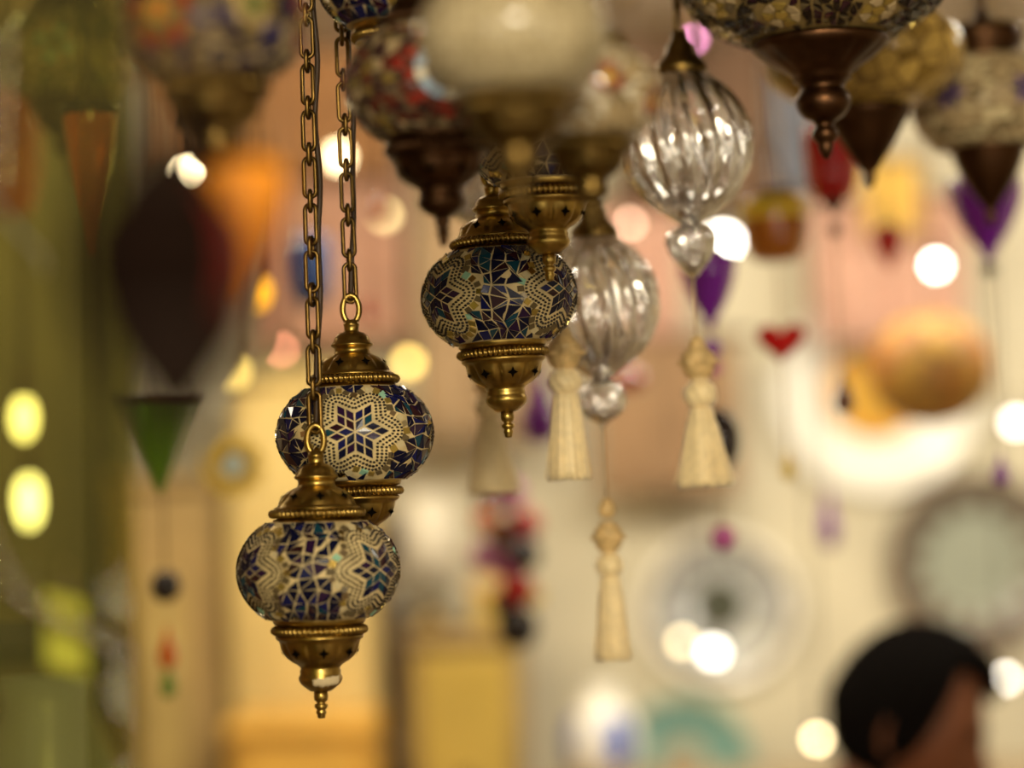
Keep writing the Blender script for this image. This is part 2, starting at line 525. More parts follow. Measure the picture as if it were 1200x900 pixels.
def loop_mesh(z0, h, w, rad, m, ang=0.0):
    pts = []
    for k in range(28):
        t = 2 * pi * k / 28
        x = w * sin(t); z = z0 + h / 2 - h / 2 * cos(t)
        pts.append((x * cos(ang), x * sin(ang), z))
    return MB().tube(pts, rad, m, 8, closed=True)

def chain_mesh(z0, z1, R, m, seed=0, seg=6, dark=False):
    """long oval links joined by short twisted ones"""
    rnd = random.Random(seed); mb = MB()
    L, S, wr = .50 * R, .26 * R, .029 * R
    z = z0; a0 = rnd.uniform(-.4, .4)
    while z < z1:
        for (ln, w, ang) in ((L, .076 * R, a0 + rnd.uniform(-.25, .25)), (S, .062 * R, a0 + pi / 2 + rnd.uniform(-.2, .2))):
            if z >= z1: break
            pts = []
            n = 20
            st = max(0, ln / 2 - w)
            for k in range(n):
                t = 2 * pi * k / n
                x = w * sin(t); zz = z + ln / 2 - (w * cos(t) + (st if cos(t) > 0 else -st))
                pts.append((x * cos(ang), x * sin(ang), min(zz, z1)))
            mb.tube(pts, wr, m, seg, closed=True)
            z += ln - 3.0 * wr
    return mb

def cord_mesh(z0, z1, R, m, seed=0, off=.10):
    rnd = random.Random(seed); pts = []
    n = max(8, int((z1 - z0) / (.22 * R)))
    ph = rnd.uniform(0, 6)
    for i in range(n + 1):
        z = z0 + (z1 - z0) * i / n
        w = min(1, (i / n) * 6)
        o = off * R * w
        pts.append((o + .022 * R * sin(ph + i * .9) * w, .05 * R + .03 * R * sin(ph + i * .57), z))
    return MB().tube(pts, .036 * R, m, 8)

def rose(parent, z, m=BRASS_DARK):
    MB().lathe([(0, z - .030), (.005, z - .028), (.007, z - .020), (.015, z - .012), (.018, z - .004), (.018, z), (0, z)], m, 32).build('ceiling_rose', parent)

CACHE = {}
def shared(key, name, maker, parent):
    """later copies of a part share the first one's mesh"""
    if key in CACHE: return link(name, CACHE[key], parent)
    o = maker().build(name, parent); CACHE[key] = o.data
    return o

def suspend(root, z0, R, tilt, seed, chain=CHAIN, cord=CORD, chainspin=0.0):
    zt = (CEIL - root.location.z) / cos(math.radians(tilt))
    c = chain_mesh(z0, zt - .006, R, chain, seed).build('chain', root)
    d = cord_mesh(z0 - .02 * R, zt - .006, R, cord, seed).build('power_cord', root)
    c.rotation_euler.z = chainspin; d.rotation_euler.z = chainspin
    rose(root, zt)

def lantern(px, py, d, label, tilt=0.0, spin=0.0, R=.06, globe=None, key='blue', metal=BRASS, group='blue and cream mosaic lanterns', name='mosaic_lantern', seed=0, capped=True):
    root = thing(name, label, 'lantern', P(px, py, d), tilt, spin, group)
    k = (round(R, 4), metal.name)
    shared(('globe', key, round(R, 4)), 'globe', globe, root)
    cp = shared(('cap', k), 'cap', lambda: cap_mesh(R, metal), root)
    shared(('caprim', k), 'beaded_rim', lambda: rope(.55, .70, .056, 54, R, metal), cp)
    cu = shared(('cup', k), 'cup', lambda: cup_mesh(R, metal), root)
    shared(('cuprim', k), 'beaded_rim', lambda: rope(.55, -.735, .056, 54, R, metal), cu)
    shared(('fin', k), 'finial', lambda: lathe_mesh(FIN, R, metal, 32), root)
    sp = -math.radians(spin)
    lp = shared(('loop', k), 'hanging_loop', lambda: loop_mesh(1.43 * R, .36 * R, .105 * R, .040 * R, metal), root)
    lp.rotation_euler.z = sp
    suspend(root, 1.70 * R, R, tilt, seed, chainspin=sp)
    return root

fx, fy = 90, 0   # spin such that medallion at longitude 0 looks at the camera: -90 degrees
bg1 = lambda: blue_globe(.06, 11)
bg2 = lambda: blue_globe(.06, 23)
bg3 = lambda: blue_globe(.06, 31)
lantern(373, 668, 1.708, 'lowest blue and cream mosaic lantern, nearest of the pair on the left chains', 0.0, -90 - 57, globe=bg1, key='b1', seed=3)
lantern(416, 509, 1.772, 'blue mosaic lantern with a six-pointed star facing front, hanging just behind the lowest lantern', 0.6, -90 + 4, globe=bg2, key='b2', seed=5)
lantern(585, 348, 1.786, 'middle mosaic lantern of the picture with blue shards between two side stars', 2.4, -90 - 54, globe=bg3, key='b3', seed=9)
lantern(638, 159, 1.725, 'mosaic lantern mostly hidden behind cream crackle globe, brass tip before the middle lantern', 0.6, -90 - 40, globe=bg1, key='b1', seed=12)
lantern(466, -26, 1.692, 'blue mosaic globe cut by the top edge above the second chain', 0.6, -90 + 150, globe=bg2, key='b2', seed=14)

low = [o for o in COL.objects if o.get('label', '').startswith('lowest blue')][0]
cupo = [c for c in low.children if c.name.startswith('cup')][0]
mb = MB(); rs = random.Random(4); R_ = .06
a0 = math.radians(42)
for i in range(17):
    t = a0 + math.radians(70) * i / 16
    zt_ = -1.29 - .03 * (1 - i / 16) + rs.uniform(-.012, .012); zb_ = -1.42 + .05 * abs(i / 16 - .4) + rs.uniform(-.012, .012)
    for j in range(4):
        z = zt_ + (zb_ - zt_) * j / 3
        r = .275 if z > -1.36 else .275 - (-1.36 - z) * .45
        mb.v.append(((r + .008 + .012 * (i / 16) ** 3) * R_ * cos(t), (r + .008 + .012 * (i / 16) ** 3) * R_ * sin(t), z * R_))
for i in range(16):
    for j in range(3): mb.face((i * 4 + j, i * 4 + j + 1, i * 4 + j + 5, i * 4 + j + 4), PAPER)
sc_ = mb.build('paper_scrap', cupo); sc_['label'] = 'torn pale paper scrap'
sf = sc_.modifiers.new('thickness', 'SOLIDIFY'); sf.thickness = .0004; sf.offset = 1
# ------------------------------------------------------------------ nearer, blurred lanterns
def evil_globe(R):
    g = Mosaic(R, .76, GROUT_DK, .60, 41)
    M = []
    rl = [(0, .10, 1, [T_ORANGE]), (.10, .19, 8, [T_YELLOW]), (.19, .26, 12, [T_NAVY]), (.26, .40, 14, [T_SKY, T_WHITE, T_SKY]), (.40, .52, 20, [T_RED, T_DKRED]), (.52, .62, 22, [T_DKRED, T_RED, T_PLUM])]
    for l in (0, 110, 235):
        g.rings(math.radians(l), 0, rl); M.append(math.radians(l))
    def keep(lo, la): return all(hypot(*local(l, 0, lo, la, g.vs)) > .66 for l in M)
    g.fill([T_DKRED, T_PLUM, T_GOLD, T_SMOKE, T_SMOKE, T_PLUM, T_DKRED, T_IVORY], 34, 12, keep)
    return g.mb
def white_globe(R):
    mb = MB(); prof = []
    for i in range(33):
        t = -.92 + 1.84 * i / 32
        prof.append((R * cos(t), R * .76 * sin(t)))
    mb.lathe(prof, CRACK_W, 64); return mb
def flower_globe(R, seed, flowers, ground, ground_mats, b=.76, zlim=.60, grid=(34, 12)):
    g = Mosaic(R, b, ground, zlim, seed)
    for (lon, lat, rl) in flowers: g.rings(math.radians(lon), lat, rl)
    mx = [(math.radians(lon), lat, max(r[1] for r in rl)) for lon, lat, rl in flowers]
    def keep(lo, la): return all(hypot(*local(l, a, lo, la, g.vs)) > r + .03 for l, a, r in mx)
    g.fill(ground_mats, grid[0], grid[1], keep, gap=.010)
    return g.mb
redfl = lambda: flower_globe(.0456, 5, [(a, b_, [(0, .09, 1, [T_YELLOW]), (.09, .24, 6, [T_DKRED, T_RED])]) for a, b_ in ((0, .1), (52, -.25), (104, .2), (160, -.1), (215, .2), (262, -.2), (310, .1))], GROUT_MID, [T_IVORY, T_WHITE, T_IVORY, T_SMOKE, T_IVORY])
big_fl = lambda: flower_globe(.0545, 6, [(a, 0, ([(0, .13, 1, [T_ORANGE]), (.13, .26, 9, [T_GOLD, T_GREEN]), (.26, .46, 10, [T_RED, T_DKRED])] if i % 2 == 0 else [(0, .13, 1, [T_GREEN]), (.13, .28, 9, [T_GOLD, T_IVORY]), (.28, .46, 10, [T_NAVY, T_SMOKE, T_BLUE])])) for i, a in enumerate((0, 62, 124, 186, 248, 305))], GROUT_DK, [T_IVORY, T_BLUE, T_SMOKE, T_NAVY, T_SMOKE])

lantern(509, 98, 1.54, 'blurred red mosaic lantern with blue and white ring, left of cream crackle globe', 2, -90 + 12, globe=lambda: evil_globe(.06), key='evil', metal=COPPER_DARK, group=None, seed=21)
lantern(601, 42, 1.30, 'large blurred cream crackle glass globe on a dull brass cup, top centre', 1, 0, R=.0545, globe=lambda: white_globe(.0545), key='white', metal=BRASS_DARK, group=None, name='crackle_lantern', seed=22)
lantern(688, 112, 1.45, 'small pale mosaic globe with dark red flowers, right of the cream crackle globe', 1, -90 + 15, R=.0456, globe=redfl, key='redfl', metal=BRASS_DARK, group=None, seed=23)
lantern(248, 28, 1.36, 'blurred flower mosaic lantern in orange and blue, top left beyond the glass case', 2, -90 - 28, R=.0545, globe=big_fl, key='bigfl', metal=BRASS_DARK, group=None, seed=24)

DARKG = mat('near_black_glass', (.006, .003, .002), .9, spec=.02)
DARKM = mat('blackened_metal', (.010, .005, .003), .7, spec=.1)
# very near dark teardrop lantern
def near_dark():
    root = thing('teardrop_lantern', 'very near and blurred dark teardrop lantern left of the chains', 'lantern', P(202, 300, .75), 1, 5)
    R = .0325
    mb = MB()
    pr = [(.62, .74), (.80, .58), (.95, .3), (1.0, 0), (.96, -.35), (.84, -.7)]
    pr = [(r * R, z * R) for r, z in pr]
    mb.lathe(pr, G_RED, 40, fmat=lambda i, k: [DARKG, DARKG, DARKG, DARKG, DARKG, DARKG, DARKG, T_DEEPRED][(k // 5) % 8])
    mb.build('glass_body', root)
    lathe_mesh([(.62, .72), (.66, .78), (.60, .86), (.40, 1.05), (.22, 1.2), (.12, 1.32), (.10, 1.5), (0, 1.5)], R, DARKM, 40).build('cap', root)
    lathe_mesh([(.84, -.66), (.88, -.72), (.80, -.9), (.60, -1.2), (.38, -1.5), (.2, -1.75), (.1, -1.9), (.12, -1.98), (0, -2.05)], R, DARKM, 40).build('cup', root)
    loop_mesh(1.46 * R, .34 * R, .12 * R, .035 * R, DARKM).build('hanging_loop', root)
    suspend(root, 1.7 * R, R, 1, 33)
near_dark()


# ------------------------------------------------------------------ larger lanterns on the right
BIGCUP = [(.50, -.47), (.52, -.50), (.46, -.56), (.38, -.62), (.30, -.67), (.25, -.71), (.215, -.74), (.215, -.77), (.195, -.78), (.17, -.81), (.165, -.84), (.19, -.87), (.205, -.91), (.205, -.95), (.185, -1.0), (.15, -1.04), (.10, -1.07), (.07, -1.09), (.07, -1.12), (.095, -1.15), (.098, -1.19), (.07, -1.225), (.055, -1.25), (.06, -1.27), (.04, -1.31), (.025, -1.35), (0, -1.36)]
BIGCAP = [(.46, .42), (.50, .46), (.49, .50), (.42, .58), (.32, .66), (.22, .73), (.14, .78), (.11, .86), (.11, .95), (0, .96)]
CONECUP = [(.42, -.52), (.44, -.55), (.43, -.58), (.36, -.70), (.27, -.86), (.18, -1.0), (.09, -1.13), (.05, -1.18), (.065, -1.21), (.05, -1.26), (.02, -1.32), (0, -1.33)]
CONECAP = [(.42, .50), (.50, .54), (.53, .58), (.53, .70), (.50, .74), (.30, .80), (.12, .86), (.10, 1.0), (0, 1.01)]

def big_lantern(px, py, d, R, label, globe, cup, cap, metal, tilt, seed, name='mosaic_lantern', spin=0.0):
    root = thing(name, label, 'lantern', P(px, py, d), tilt, spin)
    globe().build('globe', root)
    c = lathe_mesh(cap, R, metal, 64); c.build('cap', root)
    mod = seams(-.72 * R, -.50 * R, 12, .05) if cup is BIGCUP else None
    lathe_mesh(cup, R, metal, 72, mod).build('cup', root)
    loop_mesh((cap[-1][1] - .03) * R, .22 * R, .07 * R, .022 * R, metal).build('hanging_loop', root)
    suspend(root, (cap[-1][1] + .14) * R, min(R, .06), tilt, seed, CHAIN)

def gold_flower_globe():
    R = .111
    rl = lambda a: [(0, .06, 1, [T_GOLD]), (.06, .14, 7, [T_IVORY, T_GOLD]), (.14, .23, 9, [T_GOLD, T_SMOKE, T_IVORY])]
    fl = []
    for i in range(9): fl.append((i * 40 + 8, -.38 if i % 2 else -.18, rl(i)))
    for i in range(6): fl.append((i * 60, -.80, [(0, .06, 1, [T_GOLD]), (.06, .15, 7, [T_IVORY, T_GOLD])]))
    return flower_globe(R, 9, fl, mat('bronze_grout', (.22, .15, .05), .5), [T_BEAD, T_SMOKE, T_BEAD, T_PLUM, T_BEAD], b=.54, zlim=.49, grid=(64, 22))
big_lantern(956, -26, 1.90, .111, 'large dark mosaic lantern with gold flowers, cut by the top edge at upper right', gold_flower_globe, BIGCUP, BIGCAP, COPPER_DARK, 1.5, 41)

def amber_globe():
    R = .0927; mb = MB(); prof = []
    for i in range(33):
        t = -1.12 + 2.24 * i / 32
        prof.append((R * cos(t), R * .58 * sin(t)))
    mb.lathe(prof, CRACK_Y, 72); return mb
big_lantern(1012, 66, 2.12, .0927, 'blurred amber crackle glass lantern behind the large dark lantern', amber_globe, CONECUP, CONECAP, COPPER_DARK, 1, 42, 'crackle_lantern')

def violet_star_globe():
    R = .072
    g = Mosaic(R, .76, GROUT_MID, .60, 61)
    M = []
    for l in range(0, 360, 60):
        lo = math.radians(l); M.append(lo)
        for k in range(6):
            a = k * pi / 3; s = .15
            e1 = (s * cos(a - pi / 6), s * sin(a - pi / 6)); e2 = (s * cos(a + pi / 6), s * sin(a + pi / 6))
            g.tile(lo, 0.05, [(0, 0), e1, (e1[0] + e2[0], e1[1] + e2[1]), e2], [T_PURPLE, T_BLUE][k % 2])
    g.fill([T_IVORY, T_PEARL, T_IVORY, T_SMOKE], 30, 12, lambda lo, la: all(hypot(*local(l, .05, lo, la, g.vs)) > .28 for l in M))
    return g.mb
H3CUP = [(.50, -.55), (.52, -.60), (.50, -.64), (.46, -.8), (.38, -.98), (.28, -1.15), (.18, -1.3), (.09, -1.42), (.07, -1.5), (.09, -1.55), (.04, -1.65), (0, -1.66)]
big_lantern(1155, 122, 2.25, .072, 'blurred beige mosaic lantern with violet stars at the right edge', violet_star_globe, H3CUP, [(.48, .52), (.54, .60), (.52, .66), (.50, .74), (.56, .80), (.56, .98), (.52, 1.04), (.20, 1.10), (.10, 1.16), (.10, 1.3), (0, 1.31)], COPPER_DARK, 1, 43, spin=-90 + 20)

# ------------------------------------------------------------------ tassels and ribbed glass ornaments
def skirt_mesh(zt, zb, ra, rb, seed, lean=0.0):
    rnd = random.Random(seed); mb = MB(); seg = 144
    ph = [rnd.uniform(-1, 1) for _ in range(seg)]
    H = zt - zb
    prof = [(ra * .3, zt), (ra * .9, zt - H * .01), (ra, zt - H * .04), (ra * 1.02, zt - H * .12)]
    for i in range(1, 9):
        t = .12 + .88 * i / 8
        prof.append((ra + (rb - ra) * (t ** .9), zt - H * t))
    prof.append((rb * .8, zb + H * .01)); prof.append((0, zb + H * .03))
    def mod(t, r, z):
        k = int(round(t / (2 * pi) * seg)) % seg
        w = (zt - z) / H
        if r < 1e-6: return 0, z
        return r * (1 + .045 * ph[k] * min(1, w * 3) + .03 * sin(9 * t + seed)), z + (H * .018 * ph[(k * 7) % seg] if w > .85 else 0)
    mb.lathe(prof, SILK, seg, mod)
    for _ in range(26):      # stray strands
        a = rnd.uniform(0, 2 * pi); s = rnd.uniform(1.02, 1.22)
        pts = []
        for i in range(7):
            t = i / 6
            r = (ra + (rb - ra) * t) * (1 + (s - 1) * t * t) * .995
            pts.append((r * cos(a + .1 * t), r * sin(a + .1 * t), zt - H * (.05 + t * rnd.uniform(.93, 1.0) * .95)))
        mb.tube(pts, ra * .028, SILK, 5)
    return mb

def knot_mesh(z, r, h, m=SILK, seed=0):
    mb = MB(); prof = []
    for i in range(15):
        t = -pi / 2 + pi * i / 14
        prof.append((r * (cos(t) ** .8 if i not in (0, 14) else .25), z + h * sin(t)))
    mb.lathe(prof, m, 60, lambda t, rr, zz: (rr * (1 + .07 * sin(9 * t + 5 * (zz - z) / h)), zz))
    mb.lathe([(r * .55, z + h * .95), (r * .62, z + h * 1.05), (r * .5, z + h * 1.15)], m, 24)
    return mb

def turned_bead(z, r, h):
    """netted bead with a raised belt of knots"""
    mb = MB(); prof = [(r * .2, z + h), (r * .55, z + h * .95), (r * .5, z + h * .82), (r * .78, z + h * .6), (r * .92, z + h * .32), (r * .86, z + h * .2), (r * 1.05, z + h * .08), (r * 1.05, z - h * .08), (r * .86, z - h * .2), (r * .86, z - h * .4), (r * .72, z - h * .65), (r * .5, z - h * .85), (r * .55, z - h * .95), (r * .2, z - h)]
    def mod(t, rr, zz):
        q = abs(zz - z) / h
        return rr * (1 + (.10 * cos(8 * t) if q < .1 else .03 * cos(16 * t + 6 * (zz - z) / h))), zz
    mb.lathe(prof, WOODBEAD, 64, mod); return mb

def tassel(parent, s, zc, beads, knot, skirt, seed, x=0.0):
    """all heights in photo pixels below zc, s = metres per pixel"""
    Z = lambda y: -(y - zc) * s
    t = skirt_mesh(Z(skirt[0]), Z(skirt[1]), skirt[2] * s, skirt[3] * s, seed).build('tassel', parent)
    knot_mesh(Z(knot[0]), knot[1] * s, knot[2] * s, SILK, seed).build('knot', t)
    for (y, r, h) in beads:
        if r > 12: turned_bead(Z(y), r * s, h * s).build('bead', t)
        else: knot_mesh(Z(y), r * s, h * s, WOODBEAD, seed).build('bead', t)
    top = beads[0][0] - beads[0][2]
    return t, Z(top)

def ribbed(s, prof, n, amp, twist, seed=0, seg=160, thick=1.6):
    """blown glass bulb with slightly twisted ribs and an inner wall"""
    mb = MB()
    zs = [z for r, z in prof]; z0, z1 = min(zs), max(zs)
    def mod(t, r, z):
        w = sin(pi * (z - z0) / (z1 - z0)) ** .6 if z0 < z < z1 else 0
        q = (z - z0) / (z1 - z0)
        c = cos(n * (t + twist * q))
        return r * (1 + amp * w * c + .010 * w * sin(40 * q + 2.1 * n * t)), z
    dense = densify(prof, 4)
    mb.lathe(dense, LUSTRE, seg, mod)
    inner = [(max(0, r - thick * s * .001 / .001 if False else r * .93 - .0004), z * .985) for r, z in dense]
    b = len(mb.f)
    mb.lathe(inner[::-1], CLEAR, seg, mod)
    return mb

def smooth_prof(pts, n=24):
    """Catmull-Rom through (r, y) points"""
    out = []
    for i in range(len(pts) - 1):
        p0 = pts[max(0, i - 1)]; p1 = pts[i]; p2 = pts[i + 1]; p3 = pts[min(len(pts) - 1, i + 2)]
        for k in range(4):
            t = k / 4
            out.append(tuple(.5 * ((2 * p1[j]) + (-p0[j] + p2[j]) * t + (2 * p0[j] - 5 * p1[j] + 4 * p2[j] - p3[j]) * t * t + (-p0[j] + 3 * p1[j] - 3 * p2[j] + p3[j]) * t ** 3) for j in (0, 1)))
    out.append(pts[-1]); return [(max(0, r), y) for r, y in out]

def glass_ornament(px, py, d, label, Rpx, tilt, drop_kind, tas, seed, dropx=0.0, scale=1.0, group='ribbed clear glass ornaments'):
    s = d / F
    root = thing('glass_ornament', label, 'ornament', P(px, py, d), tilt, seed * 17, group)
    k = Rpx / 73
    body = smooth_prof([(26, -84), (33, -76), (50, -60), (66, -35), (73, -5), (71, 25), (60, 52), (42, 74), (24, 88), (12, 97), (3, 101)])
    body = [(r * s * k, -y * s * k) for r, y in body]
    ribbed(s, body, 16, .070, .35, seed).build('glass_bulb', root)
    cap = [(0, -128), (9, -128), (10, -118), (16, -112), (17, -104), (22, -98), (29, -90), (31, -84), (30, -79), (0, -79)]
    lathe_mesh([(r * k, -y * k) for r, y in cap], s, BRASS_DARK, 48).build('cap', root)
    if drop_kind == 'tear':
        dp = smooth_prof([(3, 97), (16, 100), (27, 108), (28, 120), (20, 138), (8, 154), (1, 160)])
        yb = 158
    else:
        dp = smooth_prof([(3, 97), (14, 99), (24, 107), (29, 120), (27, 134), (17, 145), (6, 151), (2, 158)])
        yb = 156
    dp = [(r * s * k, -y * s * k) for r, y in dp]
    ribbed(s, dp, 12, .05, .6, seed).build('glass_drop', root)
    t, ztop = tassel(root, s, py, *tas, seed)
    MB().tube([(0, 0, -yb * s * k), (0, 0, ztop - .001)], .0011, STRING, 6).build('string', root)
    suspend(root, 127 * s * k, .05, tilt, seed + 60)

glass_ornament(803, 166, 1.95, 'ribbed clear glass bulb with a cream tassel, right of the pale flowered globe', 74, 1.6, 'tear', ([(404, 9, 9), (426, 21, 21)], (463, 19, 17), (478, 570, 14, 32)), 3)
glass_ornament(700, 353, 1.98, 'ribbed clear glass bulb right of the middle mosaic lantern, the lowest tassel below it', 69, 1.0, 'ball', ([(597, 10, 11), (630, 18, 19)], (662, 16, 15), (674, 772, 12, 20)), 5)
glass_ornament(560, 180, 2.10, 'ribbed glass bulb mostly hidden behind the middle lantern cap, tassel left of its tip', 66, 1.0, 'ball', ([(432, 9, 9), (452, 17, 15)], (478, 17, 14), (490, 578, 14, 28)), 7)

# tassel on a cord of its own
root = thing('tassel_pendant', 'cream silk tassel on a turned bead hanging close right of the middle lantern tip', 'tassel', P(662, 440, 1.88), 1, 0)
t, zt = tassel(root, 1.88 / F, 440, [(392, 10, 10), (414, 22, 21)], (447, 20, 17), (460, 562, 16, 25), 8)
zc = CEIL - root.location.z
MB().tube([(0, 0, zt - .001), (0, 0, zc)], .0012, STRING, 6).build('string', root)
rose(root, zc)

# ------------------------------------------------------------------ coloured hanging glass (behind)
SHAPES = {
    'cup': smooth_prof([(.55, 1.0), (.95, .9), (1.0, .55), (.85, .1), (.55, -.4), (.25, -.75), (.12, -1.0)]),
    'jar': smooth_prof([(.6, 1.0), (.95, .9), (1.0, .5), (.98, 0), (.9, -.5), (.65, -.9), (.3, -1.0)]),
    'bell': smooth_prof([(1.0, 1.0), (.98, .8), (.8, .3), (.55, -.2), (.3, -.6), (.15, -1.0)]),
    'drop': smooth_prof([(.06, 1.0), (.25, .6), (.65, .05), (.95, -.4), (.85, -.75), (.45, -.96), (.05, -1.0)]),
    'ball': smooth_prof([(.05, 1.0), (.5, .87), (.87, .5), (1.0, 0), (.87, -.5), (.5, -.87), (.05, -1.0)]),
    'disc': smooth_prof([(.05, 1.0), (.6, .75), (1.0, 0), (.6, -.75), (.05, -1.0)]),
    'cone': smooth_prof([(.97, 1.0), (1.0, .95), (.75, .35), (.45, -.3), (.18, -.8), (.05, -1.0)]),
}
def heart_mesh(r, h, m):
    """plump glass heart, point down"""
    mb = MB(); pts = []; n = 40
    for k in range(n):
        t = 2 * pi * k / n
        x = 16 * sin(t) ** 3 / 16; z = (13 * cos(t) - 5 * cos(2 * t) - 2 * cos(3 * t) - cos(4 * t)) / 16
        pts.append((x, z))
    b = 0; lay = [(.0, -1), (.45, -.85), (.8, -.5), (1.0, 0), (.8, .5), (.45, .85), (0, 1)]
    for (k, y) in lay:
        for (x, z) in pts: mb.v.append((x * k * r, y * r * .55, z * k * h + h * .08 * (1 - k)))
    for i in range(len(lay) - 1):
        for k in range(n):
            k2 = (k + 1) % n
            mb.face((i * n + k, i * n + k2, (i + 1) * n + k2, (i + 1) * n + k), m)
    return mb

def pendant(name, label, cat, px, d, items, tilt=1.0, group=None, metal=COPPER_DARK):
    """items from top to bottom: (part, shape, y, half width, half height, material) in photo pixels"""
    s = d / F; y0 = items[0][2]
    root = thing(name, label, cat, P(px, y0, d), tilt, 0, group)
    zt = (CEIL - root.location.z) / cos(math.radians(tilt))
    prev = zt
    for i, (part, shp, y, w, h, m) in enumerate(items):
        z = -(y - y0) * s
        if shp == 'heart': o = heart_mesh(w * s, h * s, m)
        elif isinstance(m, tuple): o = MB().lathe([(r * w * s, z + q * h * s) for r, q in SHAPES[shp]], m[0], 40, fmat=lambda i, k: m[0] if SHAPES[shp][i][1] > .35 else m[1])
        else: o = MB().lathe([(r * w * s, z * 1.0 + q * h * s) for r, q in SHAPES[shp]], m, 40)
        if shp == 'heart': ob = o.build(part, root, (0, 0, z))
        else: ob = o.build(part, root)
        if shp in ('cup', 'jar', 'bell', 'cone') and w > 14:
            rw = SHAPES[shp][0][0]
            zz = z + h * s
            MB().lathe([(rw * w * s * 1.05, zz - .004), (rw * w * s * 1.12, zz), (rw * w * s * 1.05, zz + .005), (rw * w * s * .8, zz + .004), (rw * w * s * .8, zz - .004)], metal, 40, closed=True).build('rim', ob)
            for k in range(3):
                a = 2 * pi * k / 3 + .5
                MB().tube([(rw * w * s * cos(a), rw * w * s * sin(a), zz), (.002 * cos(a), .002 * sin(a), zz + w * s * 1.7)], .0011, CHAIN, 6).build('hanging_wire', ob)
            topz = zz + w * s * 1.65
        else: topz = z + h * s * (.55 if shp == 'heart' else .98)
        MB().tube([(0, 0, topz), (0, 0, prev)], .0012, STRING if i else CORD, 6).build('string', root)
        prev = z - h * s * .98
    rose(root, zt)
    return root

pendant('candle_lantern', 'purple glass candle cup beside the brightest lamp, strung with beads and dark ball', 'lantern', 831, 2.35,
        [('glass_cup', 'cup', 340, 33, 44, G_PURPLE), ('bead', 'ball', 408, 11, 11, G_PURPLE), ('bead', 'ball', 432, 9, 9, G_PINK), ('glass_ball', 'ball', 516, 27, 38, G_DARK), ('bead', 'ball', 630, 15, 15, G_PINK)], 1.5)
pendant('candle_lantern', 'amber and yellow glass candle jar above a red glass heart', 'lantern', 908, 2.45,
        [('glass_cup', 'jar', 268, 40, 40, (G_YELLOW, cglass('burnt_amber_glass', (.42, .13, .012)))), ('heart', 'heart', 400, 29, 27, G_RED), ('drop', 'drop', 543, 9, 20, G_YELLOW)], 1.5)
pendant('candle_lantern', 'red glass candle jar below the amber crackle lantern, long string and brown drop', 'lantern', 974, 2.40,
        [('glass_cup', 'jar', 190, 32, 46, G_RED), ('glass_cap', 'bell', 240, 17, 12, G_DARK), ('bead', 'ball', 270, 7, 9, G_BROWN), ('drop', 'drop', 460, 13, 26, G_BROWN)], 1.2)
pendant('candle_lantern', 'small red glass cup hanging left of the round white lamp', 'lantern', 1041, 2.75, [('glass_cup', 'cup', 291, 19, 23, G_RED)], 1)
pendant('candle_lantern', 'purple glass candle cup under the violet starred lantern, with long string and drop', 'lantern', 1156, 2.45,
        [('glass_cup', 'cup', 255, 44, 50, G_PURPLE), ('bead', 'ball', 316, 9, 9, G_DARK), ('drop', 'drop', 548, 10, 20, G_PURPLE)], 1.2)
pendant('glass_pendant', 'flat red glass disc pendant beside the lower ribbed glass bulb', 'pendant', 738, 2.8, [('disc', 'disc', 445, 22, 15, G_RED)], 1)
pendant('glass_pendant', 'slim purple glass pendant against the cream wall below the white plate', 'pendant', 971, 3.2, [('drop', 'drop', 605, 11, 38, G_PURPLE)], 1)
pendant('glass_pendant', 'tall purple glass pendant behind the middle lantern tip', 'pendant', 631, 2.7, [('drop', 'drop', 472, 24, 48, G_PURPLE)], 1)
pendant('candle_lantern', 'green glass cone lamp hanging beside the glass case', 'lantern', 186, 2.3,
        [('glass_cup', 'cone', 522, 46, 56, G_GREEN)], 1)
pendant('candle_lantern', 'dark blue glass lamp seen between the two chains', 'lantern', 361, 3.1, [('glass_cup', 'jar', 320, 29, 42, G_BLUE)], 1)
pendant('bead_pendant', 'dark round bead over orange and green drops, left of the lowest lantern', 'pendant', 194, 2.4,
        [('bead', 'ball', 687, 18, 19, G_DARK), ('drop', 'drop', 757, 12, 26, G_ORANGE), ('drop', 'drop', 795, 10, 22, G_GREEN)], .5)
pendant('glass_pendant', 'small orange glass drop beside the second chain', 'pendant', 445, 2.7, [('drop', 'drop', 240, 10, 18, G_ORANGE)], 1)
pendant('glass_pendant', 'small red glass drop above the brass cap of the star lantern', 'pendant', 432, 2.8, [('drop', 'drop', 358, 9, 18, G_RED)], 1)

pendant('candle_lantern', 'near blurred orange glass lamp right of the dark teardrop lantern', 'lantern', 290, 1.06,
        [('glass_cup', 'cup', 272, 48, 84, mat('orange_enamel', (.85, .30, .008), .6))], 1)
# strung beads behind the lowest tassel
root = thing('bead_strand', 'bunch of dark red, pink and purple glass beads hanging left of the lowest tassel', 'beads', P(600, 590, 3.0), 1, 0)
s = 3.0 / F; rnd = random.Random(5)
zt = CEIL - root.location.z
for i, (x, y, r, m) in enumerate([(-28, 585, 17, G_BROWN), (-2, 580, 18, G_PINK), (14, 615, 20, G_RED), (-14, 625, 18, G_BROWN), (-36, 650, 16, G_PINK), (-14, 660, 17, G_PINK), (12, 650, 20, G_DARK), (2, 690, 21, G_RED), (-16, 706, 16, G_DARK), (24, 700, 9, G_YELLOW), (0, 735, 26, G_DARK), (-32, 610, 15, G_ORANGE)]):
    z = -(y - 590) * s
    MB().lathe([(q * r * s, z + w * r * s) for q, w in SHAPES['ball']], m, 28).build('bead', root, (x * s, rnd.uniform(-.012, .012), 0))
MB().tube([(0, 0, -(735 - 590) * s), (0, 0, zt)], .0015, CORD, 6).build('string', root)
rose(root, zt)

